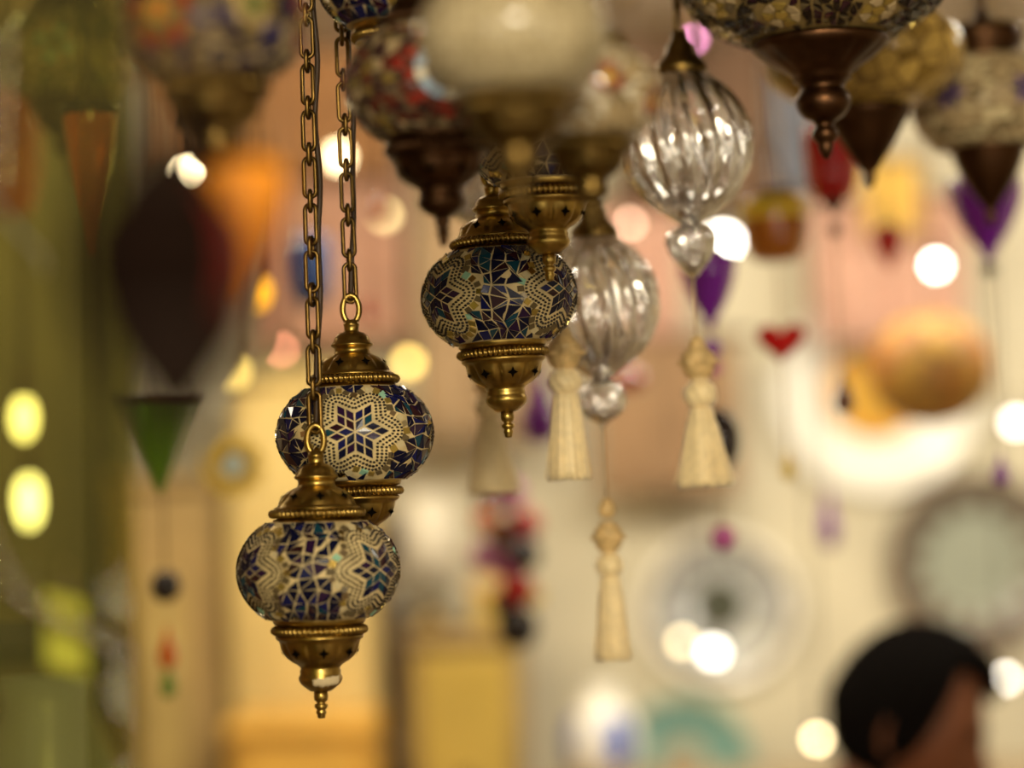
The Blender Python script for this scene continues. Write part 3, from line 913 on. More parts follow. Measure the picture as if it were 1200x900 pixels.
# ------------------------------------------------------------------ bulbs in view
def bulb(px, py, d, rpx, col, strength, label, shape='ball', ky=1.0, cat='lamp', name='hanging_bulb'):
    s = d / F
    root = thing(name, label, cat, P(px, py, d), 0, 0)
    c = F * (cd.lens / 1000 / cd.dof.aperture_fstop) * abs(1 / FOCUS - 1 / d)      # blur disc in px
    rpx = max(5.0, (rpx - c) / 2)
    strength = strength * max(1.0, (c / (2 * rpx)) ** 2 / ky)
    m = mat('lit_bulb', col, .4, emit=strength, ecol=col)
    if shape == 'shade': pr = [(.55, .95), (.75, .8), (.98, .2), (.95, -.1), (.80, -.85), (.72, -.95), (.05, -1.0)]
    else: pr = SHAPES['ball']
    MB().lathe([(r * rpx * s, z * rpx * ky * s) for r, z in pr], m, 40).build('glass_bulb', root)
    t = rpx * ky * s * .95; w = min(.016, rpx * s * .5)
    MB().lathe([(w * .6, t - .006), (w, t), (w * 1.05, t + .022), (w * .7, t + .034), (.004, t + .042), (0, t + .042)], COPPER_DARK, 28).build('socket', root)
    zt = CEIL - root.location.z
    MB().tube([(0, 0, t + .04), (0, 0, zt)], .0022, CORD, 8).build('power_cord', root)
    rose(root, zt)
    return root
WARM = (1.0, .80, .45); WHITE = (1.0, .93, .80); YEL = (1.0, .72, .18)
bulb(846, 283, 3.9, 76, WHITE, 6, 'brightest round white lamp behind the ribbed glass bulb and purple cup', ky=.75)
bulb(1097, 311, 3.6, 60, WHITE, 2.6, 'small round white lamp left of the purple cup at the right edge')
bulb(397, 184, 3.4, 62, WARM, 2.0, 'glowing lamp between the two chains near their top', 'shade')
bulb(451, 253, 3.5, 60, (1, .78, .35), .55, 'dim yellow lamp right of the second chain')
bulb(479, 425, 3.8, 62, YEL, .8, 'yellow lamp left of the middle lantern tip')
bulb(301, 343, 2.98, 60, (1, .46, .02), 1.6, 'orange lamp left of the nearest chain', ky=1.3)
bulb(28, 490, 2.8, 58, (1, .86, .45), 7.0, 'upper of two glowing yellow ovals seen through the glass case', ky=1.9)  # tall glowing ball hung behind the showcase glass
bulb(34, 587, 3.05, 62, (1, .90, .55), 9.0, 'lower of two glowing yellow ovals seen through the glass case', ky=2.3)  # taller glowing ball, lower and farther back
bulb(221, 208, 2.3, 58, WARM, 14, 'small bright lamp beneath the flower mosaic lantern', ky=1.2)
bulb(274, 436, 3.5, 62, YEL, .75, 'yellow lamp behind the chain at left, above the round lamp charm')
bulb(1190, 495, 4.0, 62, WHITE, .9, 'pale lamp at the right edge below the long purple drop')
bulb(813, 47, 3.2, 46, (1, .35, .8), .30, 'tiny pink lamp left of the large dark lantern')
bulb(738, 262, 3.8, 55, (1, .6, .4), .5, 'soft pink lamp between the two ribbed glass bulbs')
bulb(330, 410, 3.6, 50, (1, .35, .2), .5, 'small red lamp behind the nearest chain')

# round out-of-focus lamp charm modelled as a gold ring with pale centre
root = thing('lamp_bokeh', 'blurred lamp made as round gold charm with a pale blue centre, left of the star lantern', 'bokeh', P(273, 545, 2.75), 0, 0)
s = 2.75 / F
MB().lathe([(27 * s + 9 * s * cos(2 * pi * k / 12), 5 * s * sin(2 * pi * k / 12)) for k in range(12)], mat('bokeh_ring', (.95, .66, .10), .35), 48, closed=True).build('bokeh_ring', root).rotation_euler.x = pi / 2
MB().lathe([(r * 20 * s, z * 6 * s) for r, z in SHAPES['disc']], mat('bokeh_middle', (.55, .36, .08), .2), 40).build('bokeh_middle', root).rotation_euler.x = pi / 2
MB().lathe([(r * 15 * s, z * 10 * s) for r, z in SHAPES['ball']], mat('pale_blue_core', (.75, .95, 1.0), .1, coat=.5), 32).build('bokeh_core', root).rotation_euler.x = pi / 2
zt = CEIL - root.location.z
MB().tube([(0, 0, 34 * s), (0, 0, zt)], .0012, STRING, 6).build('string', root); rose(root, zt)

# ------------------------------------------------------------------ room
WALL_D = 4.45
wy = CAM.y + 4.45
W_CREAM = mat('cream_plaster', (.66, .59, .43), .8, noise=.18, nscale=3, bump=.2)
W_TAN = mat('tan_plaster', (.42, .25, .11), .8, noise=.25, nscale=3)
FLOORM = mat('stone_floor', (.25, .18, .11), .5, noise=.3, nscale=4)
CEILM = mat('ceiling_paint', (.45, .36, .26), .8, noise=.1, nscale=4)
struct(MB().box((0, wy + .06, 1.25), (6.4, .1, 2.5), W_CREAM), 'wall_back')
struct(MB().box((0, 2.2, -.05), (6.4, 6.4, .1), FLOORM), 'floor')
struct(MB().box((0, 2.2, CEIL + .05), (6.4, 6.4, .1), CEILM), 'ceiling')
struct(MB().box((-3.15, 2.2, 1.25), (.1, 6.4, 2.5), W_TAN), 'wall_left')
struct(MB().box((3.15, 2.2, 1.25), (.1, 6.4, 2.5), W_CREAM), 'wall_right')
struct(MB().box((0, wy - .06, .05), (6.2, .02, .1), mat('painted_skirting', (.5, .4, .25), .5)), 'baseboard_back')

def X(px, d): return P(px, 450, d).x
def Zw(py, d): return P(600, py, d).z
def board(px0, py0, px1, py1, d, thick, m, bev=.004):
    a, b = P(px0, py0, d), P(px1, py1, d)
    c = (a + b) / 2
    return (c.x, d, c.z), (abs(b.x - a.x), thick, abs(a.z - b.z)), m, bev

# wooden panel high on the right of the back wall, pale beam above
BROWN = mat('brown_wood', (.13, .07, .035), .5, noise=.3, nscale=12)
def wbox(name, label, cat, px0, py0, px1, py1, d, thick, m, bev=.006):
    a, b = P(px0, py0, d), P(px1, py1, d)
    w, h = abs(b.x - a.x), abs(a.z - b.z)
    o = MB().box((0, 0, h / 2), (w, thick, h), m, bev).build(name, None, ((a.x + b.x) / 2, a.y, min(a.z, b.z)))
    return tag(o, label, cat)

def cloth(name, label, px0, py0, px1, py1, d, m, folds=6, amp=.012, seed=0):
    """hanging textile with vertical folds on a rod"""
    a, b = P(px0, py0, d), P(px1, py1, d); w = b.x - a.x; h = a.z - b.z
    root = thing(name, label, 'textile', ((a.x + b.x) / 2, a.y, b.z))
    mb = MB(); nx, nz = 60, 12; rnd = random.Random(seed)
    ph = [rnd.uniform(0, 6) for _ in range(4)]
    for side in (0, .004):
        for j in range(nz + 1):
            for i in range(nx + 1):
                u, v = i / nx, j / nz
                y = amp * (sin(folds * 2 * pi * u + ph[0] + .6 * v) + .5 * sin(folds * 3.7 * u + ph[1])) * (.5 + .5 * (1 - v))
                mb.v.append(((u - .5) * w * (1 + .02 * sin(3 * v + ph[2])), y + side, v * h + (.006 * sin(9 * u + ph[3]) if j == 0 else 0)))
    n1 = (nx + 1) * (nz + 1)
    for sd in (0, 1):
        for j in range(nz):
            for i in range(nx):
                q = [sd * n1 + j * (nx + 1) + i, sd * n1 + j * (nx + 1) + i + 1, sd * n1 + (j + 1) * (nx + 1) + i + 1, sd * n1 + (j + 1) * (nx + 1) + i]
                mb.face(tuple(q if sd == 0 else q[::-1]), m)
    for i in range(nx):
        mb.face((i, n1 + i, n1 + i + 1, i + 1), m)
    for j in range(nz):
        mb.face((j * (nx + 1), (j + 1) * (nx + 1), n1 + (j + 1) * (nx + 1), n1 + j * (nx + 1)), m)
        k = j * (nx + 1) + nx; mb.face((k, n1 + k, n1 + k + nx + 1, k + nx + 1), m)
    mb.build('fabric', root)
    MB().tube([(-w / 2 - .03, 0, h + .006), (w / 2 + .03, 0, h + .006)], .008, BROWN, 12).build('rod', root)
    return root

# textiles on the upper wall, some standing in for coloured glow
FAB_TAN = mat('tan_fabric', (.36, .17, .06), .85, sheen=.3, noise=.3, nscale=14)
FAB_PINK = mat('pink_fabric', (.46, .25, .17), .85, sheen=.3, noise=.2, nscale=14)
FAB_BLUE = mat('grey_blue_fabric', (.20, .21, .26), .85, sheen=.3, noise=.3, nscale=14)
FAB_BROWN = mat('brown_fabric', (.16, .085, .045), .85, sheen=.2, noise=.3, nscale=14)
FAB_PEACH_GLOW = mat('peach_fabric_and_glow', (.66, .38, .28), .85, sheen=.3, noise=.2, nscale=10)
YEL_GLOW = mat('yellow_glow', (.75, .48, .10), .85, sheen=.3, noise=.2, nscale=10)
cloth('wall_hanging', 'tan orange cloth hanging high on the wall behind the chains', 180, -60, 470, 205, 4.3, FAB_TAN, 7, seed=1)
cloth('wall_hanging', 'pinkish cloth on the wall between the chains and the middle lantern', 290, 190, 475, 400, 4.36, FAB_PINK, 5, seed=2)
cloth('wall_hanging', 'dark brown cloth behind the upper ribbed glass bulb', 720, 45, 905, 235, 4.3, FAB_BROWN, 5, seed=3)
cloth('wall_hanging', 'grey blue cloth on the wall behind the red candle jar', 905, 60, 962, 225, 4.3, FAB_BLUE, 3, seed=4)
cloth('wall_hanging', 'peach glow on the wall, painted as a cloth, behind the round white lamp', 948, 235, 1130, 400, 4.36, FAB_PEACH_GLOW, 5, seed=5)  # peach light on the wall, put into a cloth colour
cloth('wall_hanging', 'square yellow glow on the wall, painted as a cloth, above the small red cup', 1010, 190, 1080, 275, 4.28, YEL_GLOW, 3, seed=6)  # yellow glow on the wall, put into a cloth colour
cloth('wall_hanging', 'peach coloured cloth on the wall below the pale flowered globe', 690, 240, 800, 400, 4.36, FAB_PEACH_GLOW, 4, seed=7)
cloth('wall_hanging', 'light brown cloth on the wall behind the tassel of the upper ribbed bulb', 700, 402, 868, 575, 4.34, mat('light_brown_fabric', (.38, .23, .12), .85, sheen=.2, noise=.25, nscale=12), 4, seed=8)
cloth('wall_hanging', 'beige brown cloth on the wall behind the middle lantern', 484, 180, 640, 520, 4.34, mat('beige_fabric', (.40, .27, .15), .85, sheen=.2, noise=.25, nscale=12), 4, seed=9)
struct(MB().box(((X(735, 4.3) + 2.4) / 2, P(900, 0, 4.3).y, (Zw(34, 4.3) + Zw(-55, 4.3)) / 2), (2.4 - X(735, 4.3), .12, Zw(-55, 4.3) - Zw(34, 4.3)), mat('pale_beam', (.72, .64, .50), .7), .004), 'trim_1')

# plates on the wall
def plate(label, px, py, d, rpx, zones, tilt=6, bowl=.2, group=None):
    """zones: (radius fraction, material) from centre to rim"""
    s = d / F; R = rpx * s
    vv = P(px, py, 1) - CAM
    root_loc = CAM + vv * ((wy + .01 + .003) / vv.y)
    prof = [(0, .012), (R * .3, .012), (R * .55, .014), (R * .62, .020), (R * .72, .032), (R * .95, .042), (R, .046), (R * 1.0, .050), (R * .97, .049), (R * .72, .039), (R * .6, .026), (R * .54, .019), (R * .45, .018), (R * .35, .018), (R * .2, .018), (R * .08, .018), (0, .018)]
    dense = densify(prof, 3)
    mb = MB()
    def fm(i, k):
        r = (dense[i][0] + dense[min(i + 1, len(dense) - 1)][0]) / 2 / R
        for q, m in zones:
            if r <= q: return m[(k // 4) % len(m)] if isinstance(m, list) else m
        return zones[-1][1]
    mb.lathe(dense, zones[0][1] if not isinstance(zones[0][1], list) else zones[0][1][0], 96, fmat=fm)
    MB2 = mb.build('decorative_plate', None, root_loc)
    MB2.rotation_euler = (pi / 2 + math.radians(tilt), 0, 0)
    tag(MB2, label, 'plate', group)
    return MB2
C_WHITE = mat('white_glaze', (.92, .89, .80), .15)
C_GREY = mat('silver_glaze', (.56, .57, .56), .12, .2)
C_DKGREY = mat('dark_grey_glaze', (.08, .085, .06), .15)
C_BROWN = mat('brown_glaze', (.15, .11, .08), .2)
C_PALEGREEN = mat('pale_green_glaze', (.34, .36, .29), .2)
C_TEAL = mat('teal_glaze', (.20, .42, .38), .2)
C_TEAL2 = mat('light_teal_glaze', (.35, .55, .48), .2)
C_TANGLAZE = mat('tan_glaze', (.50, .38, .24), .2)
C_GOLD = mat('gold_glaze', (.62, .34, .04), .2)
C_ORANGE = mat('orange_glaze', (.70, .20, .03), .2)
plate('round silvery plate with a dark centre hanging low on the cream wall', 842, 708, 4.3, 94, [(.36, C_DKGREY), (.66, C_GREY), (.82, [C_GREY, C_DKGREY, C_GREY]), (.9, C_BROWN), (2, C_WHITE)])
plate('brown rimmed plate with pale green centre above the person', 1140, 655, 4.3, 108, [(.55, C_PALEGREEN), (.75, [C_BROWN, C_PALEGREEN]), (2, C_BROWN)])
plate('teal patterned plate at the bottom edge, below the silvery plate', 800, 890, 4.3, 80, [(.30, C_TANGLAZE), (.6, C_TEAL2), (.8, [C_TEAL, C_TEAL2]), (2, C_TEAL)])
plate('large white plate with gold and orange middle, above the brown rimmed plate', 1024, 458, 4.3, 124, [(.35, C_GOLD), (.48, [C_GOLD, C_ORANGE, C_GOLD]), (2, C_WHITE)])
pendant('globe_lamp', 'blurred amber globe lamp in front of the large white plate', 'lamp', 1090, 3.1, [('globe', 'ball', 432, 72, 66, crackle('honey_glass', (.60, .34, .06), (.42, .12, .02), (.30, .18, .05), 30, .5))], 1)

# furniture along the wall at left
WOOD_CREAM = mat('cream_wood', (.66, .49, .19), .45, noise=.12, nscale=9)
WOOD_YEL = mat('yellow_wood', (.50, .34, .06), .45, noise=.15, nscale=9)
WOOD_TAN = mat('tan_wood', (.36, .24, .09), .5, noise=.25, nscale=9)
WOOD_HONEY = mat('honey_wood', (.80, .44, .07), .4, noise=.2, nscale=9)
def cupboard(label, px0, px1, pytop, d, frame, panel, depth=.3, doors=1, rails=(), name='cupboard', drawers=0):
    x0, x1 = X(px0, d), X(px1, d); zt = Zw(pytop, d); w = x1 - x0; h = zt
    root = thing(name, label, 'cupboard', ((x0 + x1) / 2, d + depth / 2, 0))
    mb = MB(); mb.box((0, 0, h / 2), (w, depth, h), frame, .006); mb.build('body', root)
    mb = MB(); mb.box((0, -.01, h + .012), (w + .008, depth + .02, .024), frame, .006); mb.build('top', root)
    f = -depth / 2
    if drawers:
        hh = h / drawers
        for i in range(drawers):
            dr = MB().box((0, f - .008, hh * (i + .5)), (w - .05, .02, hh - .03), panel, .005).build('drawer', root)
            MB().lathe([(0, .03), (.010, .028), (.014, .02), (.006, .01), (.006, 0), (0, 0)], BRASS_DARK, 20).build('knob', dr, (0, f - .018, hh * (i + .5))).rotation_euler.x = pi / 2
    else:
        dw = w / doors
        for i in range(doors):
            cx = -w / 2 + dw * (i + .5)
            dr = MB().box((cx, f - .008, h / 2 + .02), (dw - .02, .02, h - .12), frame, .005)
            dr = dr.build('door', root)
            n = 2
            for j in range(n):
                ph = (h - .26) / n
                MB().box((cx, f - .02, .12 + ph * (j + .5) + .01 * j), (dw - .12, .014, ph - .05), panel, .006).build('door_panel', dr)
            MB().lathe([(0, .03), (.010, .028), (.014, .02), (.006, .01), (.006, 0), (0, 0)], BRASS_DARK, 20).build('knob', dr, (cx + dw / 2 - .035, f - .018, h / 2)).rotation_euler.x = pi / 2
    return root
cupboard('tan wardrobe beside the glass case, left of the tall cream cupboard', 122, 252, 560, 4.05, WOOD_TAN, mat('light_tan_wood', (.46, .33, .11), .5, noise=.2, nscale=9))
cupboard('tall dark olive cupboard behind the glass case at left', -120, 108, -60, 4.0, mat('dark_olive_wood', (.085, .07, .028), .6, noise=.3, nscale=6), mat('olive_wood', (.12, .10, .04), .6, noise=.3, nscale=6))
cupboard('tall cream cupboard behind the lowest lantern', 262, 434, 440, 4.05, WOOD_CREAM, WOOD_CREAM)
cupboard('low yellow chest of drawers right of the lowest lantern', 466, 606, 752, 4.05, WOOD_TAN, WOOD_YEL, drawers=3, name='chest_of_drawers')
cupboard('low honey coloured bench in front of the cream cupboard', 258, 428, 855, 3.75, WOOD_HONEY, WOOD_HONEY, depth=.25, drawers=3, name='bench_chest')

# things on the yellow chest
d = 4.0
zt = Zw(752, 4.05) + .024
root = thing('table_lamp', 'white shaded table lamp on the yellow chest, left end', 'lamp', (X(495, 4.15), 4.18, zt))
MB().lathe([(0, 0), (.045, 0), (.05, .01), (.02, .025), (.012, .05), (.02, .07), (.012, .09), (.008, .11), (0, .11)], BRASS_DARK, 32).build('lamp_base', root)
MB().lathe([(.066, .10), (.036, .24), (.033, .24), (.063, .10)], mat('white_shade', (.70, .64, .52), .7), 40, closed=True).build('lamp_shade', root)
root = thing('gift_box', 'yellow lidded box on the yellow chest beside the lamp', 'box', (X(582, 4.15), 4.18, zt))
MB().box((0, 0, .03), (.10, .12, .06), WOOD_YEL, .003).build('box_body', root)
MB().box((0, 0, .07), (.106, .126, .02), WOOD_HONEY, .003).build('box_lid', root)
o = wbox('walking_cane', '', 'x', 441, 700, 449, 830, 3.95, .01, BROWN) if False else None
# dark roll added in place of the dark slot between the cupboards
xg = X(452, 4.12)
root = thing('slot_roll', 'dark rolled rug standing in for a dark slot behind the lowest lantern, right of the cream cupboard', 'filler', (xg, 4.12, 0))
zr = Zw(600, 4.12)
MB().lathe([(0, 0), (.014, .0), (.016, .01), (.016, zr - .01), (.014, zr), (.008, zr), (.008, zr - .02), (0, zr - .02)], mat('slot_dark', (.05, .03, .02), .9), 24, lambda t, r, z: (r * (1 + .08 * cos(t)), z)).build('slot_body', root)
for zz in (zr * .75, zr * .93):
    MB().lathe([(.0175, zz - .008), (.0185, zz), (.0175, zz + .008), (.015, zz), ], STRING, 24, closed=True).build('tie', root)

# things low on the right, on a counter
COUNTER = mat('counter_wood', (.46, .34, .2), .5, noise=.2, nscale=8)
zc = Zw(925, 3.9)
root = thing('display_counter', 'pale counter below the frame along the cream wall', 'counter', ((X(640, 3.9) + X(1320, 3.9)) / 2, 4.00, 0))
wc = X(1320, 3.9) - X(640, 3.9)
MB().box((0, 0, zc / 2 - .02), (wc - .04, .34, zc - .04), COUNTER, .005).build('counter_body', root)
MB().box((0, 0, zc - .02), (wc, .36, .04), COUNTER, .005).build('counter_top', root)
def vase(label, px, py, d, prof, m, name='jar', cat='jar', band=None):
    root = thing(name, label, cat, (X(px, d), d, zc))
    MB().lathe(prof, m, 48, fmat=(lambda i, k: band[1] if band[0](i, k) else m) if band else None).build('body', root)
    return root
vase('blue and white ceramic jar on the counter, left of the teal plate', 695, 880, 4.02, [(0, 0), (.035, 0), (.06, .03), (.068, .07), (.055, .115), (.03, .14), (.028, .15), (.034, .16), (.03, .16), (.024, .15), (0, .14)], C_WHITE, band=(lambda i, k: i in (2, 3) and (k // 6) % 2 == 0, mat('cobalt_glaze', (.04, .10, .45), .15)))
bulb(958, 866, 3.9, 56, WARM, 1.0, 'pale round glowing ball close left of the dark haired person')  # glowing ball hung left of the head
bulb(1178, 795, 3.9, 56, WHITE, .8, 'pale glowing ball right of the dark haired person')  # glowing ball hung right of the head
bulb(836, 764, 4.20, 64, WHITE, 1.1, 'bright reflection on the lower half of the silvery plate, made as a hanging ball')  # glowing ball standing in for a reflection in the plate
bulb(800, 752, 4.05, 60, WARM, .55, 'dimmer reflection on the lower left of the silvery plate, made as a hanging ball')  # weaker plate reflection, also made as a glowing ball

# ------------------------------------------------------------------ glass case at left
PANE = tinted_glass('green_tinted_glass', (.70, .70, .42), (.40, .36, .16), .05, .05)
EDGE = mat('green_glass_edge', (.035, .037, .009), .6, spec=.2)
cd_ = 1.22
a = P(146, 450, cd_)
zlow, zhigh = .9, 2.2
root = thing('glass_showcase', 'green tinted glass showcase along the left edge of the picture', 'showcase', (a.x - .25, a.y, 0))
MB().box((0, 0, (zlow + zhigh) / 2), (.5, .006, zhigh - zlow), PANE).build('front_pane', root)
fr = P(152, 768, cd_) - root.location; br_ = P(100, 730, 1.52) - root.location
fr.y = .006; fl = Vector((-.25, .006, fr.z)); bl = Vector((-.25, br_.y, fr.z))
mb = MB()
side = tinted_glass('clear_side_glass', (.80, .80, .62), (.5, .48, .32), .04, .0)
sv = Vector((br_.x - fr.x, br_.y - fr.y, 0)).normalized(); sn = Vector((sv.y, -sv.x, 0)) * .005
for z in (zlow, zhigh):
    for q in (Vector((fr.x, fr.y, 0)), Vector((br_.x, br_.y, 0))):
        mb.v.append((q.x, q.y, z)); mb.v.append((q.x + sn.x, q.y + sn.y, z))
for q in ((0, 2, 6, 4), (1, 5, 7, 3), (0, 4, 5, 1), (2, 3, 7, 6), (0, 1, 3, 2), (4, 6, 7, 5)): mb.face(q, side, False)
mb.build('side_pane', root)
mb = MB(); th = .011
for z in (fr.z - th / 2, fr.z + th / 2):
    for q in (fl, Vector((fr.x, fr.y, 0)), Vector((br_.x, br_.y, 0)), bl): mb.v.append((q.x, q.y + .001, z))
for q in ((0, 3, 2, 1), (4, 5, 6, 7), (0, 1, 5, 4), (1, 2, 6, 5), (2, 3, 7, 6), (3, 0, 4, 7)): mb.face(q, EDGE, False)
mb.build('glass_shelf', root)
mb = MB(); mb.box((0, .18, .45), (.52, .40, .9), WOOD_TAN, .006); mb.build('base_cabinet', root)
mb = MB(); mb.box((0, .18, zhigh + .02), (.52, .40, .04), WOOD_TAN, .006); mb.build('top_frame', root)
# price tag hanging over the shelf edge
b = P(77, 742, cd_ - .012)
root = thing('paper_tag', 'yellow green paper tag taped on the showcase glass at the shelf', 'tag', (b.x, b.y, b.z))
mb = MB(); w, h = .0105, .019
for (y) in (0, .0006):
    for j in range(7):
        for i in range(3):
            u, v = i / 2 - .5, j / 6 - .5
            mb.v.append((u * 2 * w, y - .004 * (v - .5) ** 2 + .001 * u, -v * 2 * h + .006 * (.0 - u)))
for sd in (0, 1):
    for j in range(6):
        for i in range(2):
            q = [sd * 21 + j * 3 + i, sd * 21 + j * 3 + i + 1, sd * 21 + (j + 1) * 3 + i + 1, sd * 21 + (j + 1) * 3 + i]
            mb.face(tuple(q), mat('yellow_green_paper', (.38, .38, .03), .8))if not (sd or j or i) else mb.face(tuple(q), mb.mats[0])
mb.build('paper', root)
MB().tube([(0, .002, h - .001), (0, .004, h + .018)], .0006, STRING, 6).build('tag_string', root)
# crystal garland draped in front of the glass
root = thing('crystal_garland', 'string of clear crystal beads sagging across the showcase glass', 'garland', P(40, 690, 1.19))
pts = [P(-40, 560, 1.19), P(0, 650, 1.19), P(18, 690, 1.19), P(60, 722, 1.19), P(110, 742, 1.19), P(150, 772, 1.19)]
pts = [p - root.location for p in pts]
def cr(ps, t):
    n = len(ps) - 1; i = min(int(t * n), n - 1); u = t * n - i
    p0, p1, p2, p3 = ps[max(0, i - 1)], ps[i], ps[i + 1], ps[min(n, i + 2)]
    return .5 * ((2 * p1) + (p2 - p0) * u + (2 * p0 - 5 * p1 + 4 * p2 - p3) * u * u + (3 * p1 - p0 - 3 * p2 + p3) * u ** 3)
MB().tube([cr(pts, i / 40) for i in range(41)], .0006, STRING, 6).build('string', root)
for i in range(22):
    p = cr(pts, (i + .5) / 22); r = .0032 if i % 2 else .0042
    MB().lathe([(r * q, r * z) for q, z in ((0, 1), (.6, .8), (1, .25), (1, -.25), (.6, -.8), (0, -1))], CLEAR, 10).build('bead', root, p)
# wire hanger on the glass
root = thing('wire_hanger', 'thin bent metal wire crossing the upper part of the showcase', 'wire', P(30, 270, 1.19))
pts = [P(-30, 205, 1.19), P(0, 245, 1.19), P(25, 275, 1.19), P(48, 300, 1.19), P(52, 318, 1.19)]
MB().tube([cr([p - root.location for p in pts], i / 30) for i in range(31)], .0011, mat('steel_wire', (.12, .11, .09), .4, 1.0), 8).build('wire', root)
root = thing('bead_chain', 'thin beaded chain hanging at the upper left edge', 'chain', P(6, 120, 1.19))
for i in range(26):
    r = .0016
    MB().lathe([(r * q, r * z) for q, z in SHAPES['ball'][::4]], T_MIRROR, 8).build('bead', root, P(10 - i * .35, 40 + i * 7.2, 1.19) - root.location)
MB().tube([P(10, 38, 1.19) - root.location, P(1, 225, 1.19) - root.location], .0005, STRING, 6).build('string', root)
# pieces behind the glass
lantern(80, 66, 2.35, 'pale greenish mosaic lantern dimly seen through the showcase glass', 1, 0, R=.07, globe=lambda: flower_globe(.07, 19, [(a, 0, [(0, .12, 1, [T_GREEN]), (.12, .3, 8, [T_IVORY, T_SEA])]) for a in (0, 90, 180, 270)], GROUT, [T_IVORY, T_PEARL, T_GREEN, T_SMOKE]), key='pale', metal=BRASS_DARK, group=None, seed=71)
pendant('candle_lantern', 'orange glass lamp seen through the showcase at the left edge', 'lantern', 14, 2.7, [('glass_cup', 'jar', 180, 34, 75, G_ORANGE)], 1)
pendant('candle_lantern', 'deep orange glass lamp behind the edge of the showcase', 'lantern', 108, 2.0, [('glass_cup', 'bell', 215, 32, 85, G_ORANGE)], 1)
sz = P(60, 890, 2.3)
root = thing('floor_vase', 'blue grey glazed vase standing low behind the showcase', 'vase', (sz.x, 2.3, 0))
zv = P(60, 790, 2.3).z
MB().lathe([(0, 0), (.07, 0), (.08, .02), (.055, .3), (.05, .6), (.06, zv - .5), (.075, zv - .25), (.07, zv - .1), (.045, zv - .03), (.05, zv), (.042, zv), (.04, zv - .03), (0, zv - .06)], mat('blue_grey_glaze', (.46, .50, .62), .15), 48).build('body', root)

# ------------------------------------------------------------------ person
SKIN = mat('shaded_brown_skin', (.17, .055, .02), .55)  # darkened so the colour holds the shade on the skin
HAIR = mat('black_hair', (.004, .003, .0025), .9, spec=.05)
SHIRT = mat('dark_shirt', (.05, .035, .03), .85)
TROUSERS = mat('dark_trousers', (.03, .03, .035), .85)
pd_ = 3.0
hc = P(1070, 850, pd_)          # centre of the skull
root = thing('person', 'dark haired person with bowed head looking right, at the lower right corner', 'person', (hc.x - .03, hc.y, 0))
def loc(v): return Vector(v) - root.location

def skinned(name, joints, edges, mat_, parent, sub=2, extra=None, voxel=None):
    me = bpy.data.meshes.new(name)
    me.from_pydata([j[0] for j in joints], edges, [])
    o = bpy.data.objects.new(name, me); COL.objects.link(o)
    sk = o.modifiers.new('skin', 'SKIN')
    if not me.skin_vertices: me.attributes.new
    for i, j in enumerate(joints):
        me.skin_vertices[0].data[i].radius = (j[1], j[1] if len(j) < 3 else j[2])
    me.skin_vertices[0].data[0].use_root = True
    ss = o.modifiers.new('subdivision', 'SUBSURF'); ss.levels = sub; ss.render_levels = sub
    dg = bpy.context.evaluated_depsgraph_get()
    m2 = bpy.data.meshes.new_from_object(o.evaluated_get(dg))
    bpy.data.objects.remove(o)
    return m2

def head_mesh():
    """skull and face; +x is forward, +z up, centred between the ears, about 0.23 m tall"""
    mb = MB(); nu, nv = 64, 48
    for j in range(nv + 1):
        ph = -pi / 2 + pi * j / nv
        for i in range(nu):
            th = 2 * pi * i / nu
            d = Vector((cos(ph) * cos(th), cos(ph) * sin(th), sin(ph)))
            x, y, z = d.x * .098, d.y * .076, d.z * .115
            f = max(0, d.x)
            if z < 0:                      # jaw narrows, back of the skull tucks in
                y *= 1 - .28 * (-z / .115) ** 1.3
                if d.x < 0: x *= 1 - .45 * (-z / .115)
                else: x += .006 * (-z / .115)
            x -= .010 * f ** 3             # flatter face
            g = lambda cy, cz, sy, sz: exp(-((y - cy) / sy) ** 2 - ((z - cz) / sz) ** 2) * (1 if d.x > 0 else 0)
            x += .026 * g(0, -.030, .011, .016) + .012 * g(0, -.008, .009, .022)    # nose
            x += .006 * g(.03, .022, .03, .010) + .006 * g(-.03, .022, .03, .010)   # brow
            x -= .011 * g(.031, .002, .016, .011) + .011 * g(-.031, .002, .016, .011)  # sockets
            x += .007 * g(0, -.062, .022, .007) + .006 * g(0, -.076, .02, .006) - .004 * g(0, -.069, .022, .003)  # lips
            x += .008 * g(0, -.100, .02, .014)                                       # chin
            x += .004 * (g(.04, -.025, .02, .02) + g(-.04, -.025, .02, .02))        # cheeks
            mb.v.append((x, y, z))
    for j in range(nv):
        for i in range(nu):
            i2 = (i + 1) % nu
            mb.face((j * nu + i, j * nu + i2, (j + 1) * nu + i2, (j + 1) * nu + i), SKIN)
    for sgn in (-1, 1):                    # ears
        pts = []
        for k in range(18):
            t = 2 * pi * k / 18
            pts.append((-.012 + .015 * cos(t) + .004 * sin(t), sgn * (.078 + .008 * (1 - cos(t)) * .5), -.004 + .030 * sin(t)))
        mb.tube(pts, .0055, SKIN, 8, closed=True)
        b = len(mb.v)
        for (k, off) in ((1.0, .002), (.5, -.002), (0.02, .0)):
            for q in range(18):
                t = 2 * pi * q / 18
                mb.v.append((-.012 + k * (.015 * cos(t) + .004 * sin(t)), sgn * (.077 + off + .006 * k * (1 - cos(t)) * .5), -.004 + .030 * k * sin(t)))
        for r in range(2):
            for q in range(18):
                q2 = (q + 1) % 18
                mb.face((b + r * 18 + q, b + r * 18 + q2, b + (r + 1) * 18 + q2, b + (r + 1) * 18 + q), SKIN)
    return mb
HM = Matrix.Rotation(math.radians(-14), 3, 'Z') @ Matrix.Rotation(math.radians(20), 3, 'Y')   # turned a little to the camera, bowed
hl = loc(hc)
hb = head_mesh()
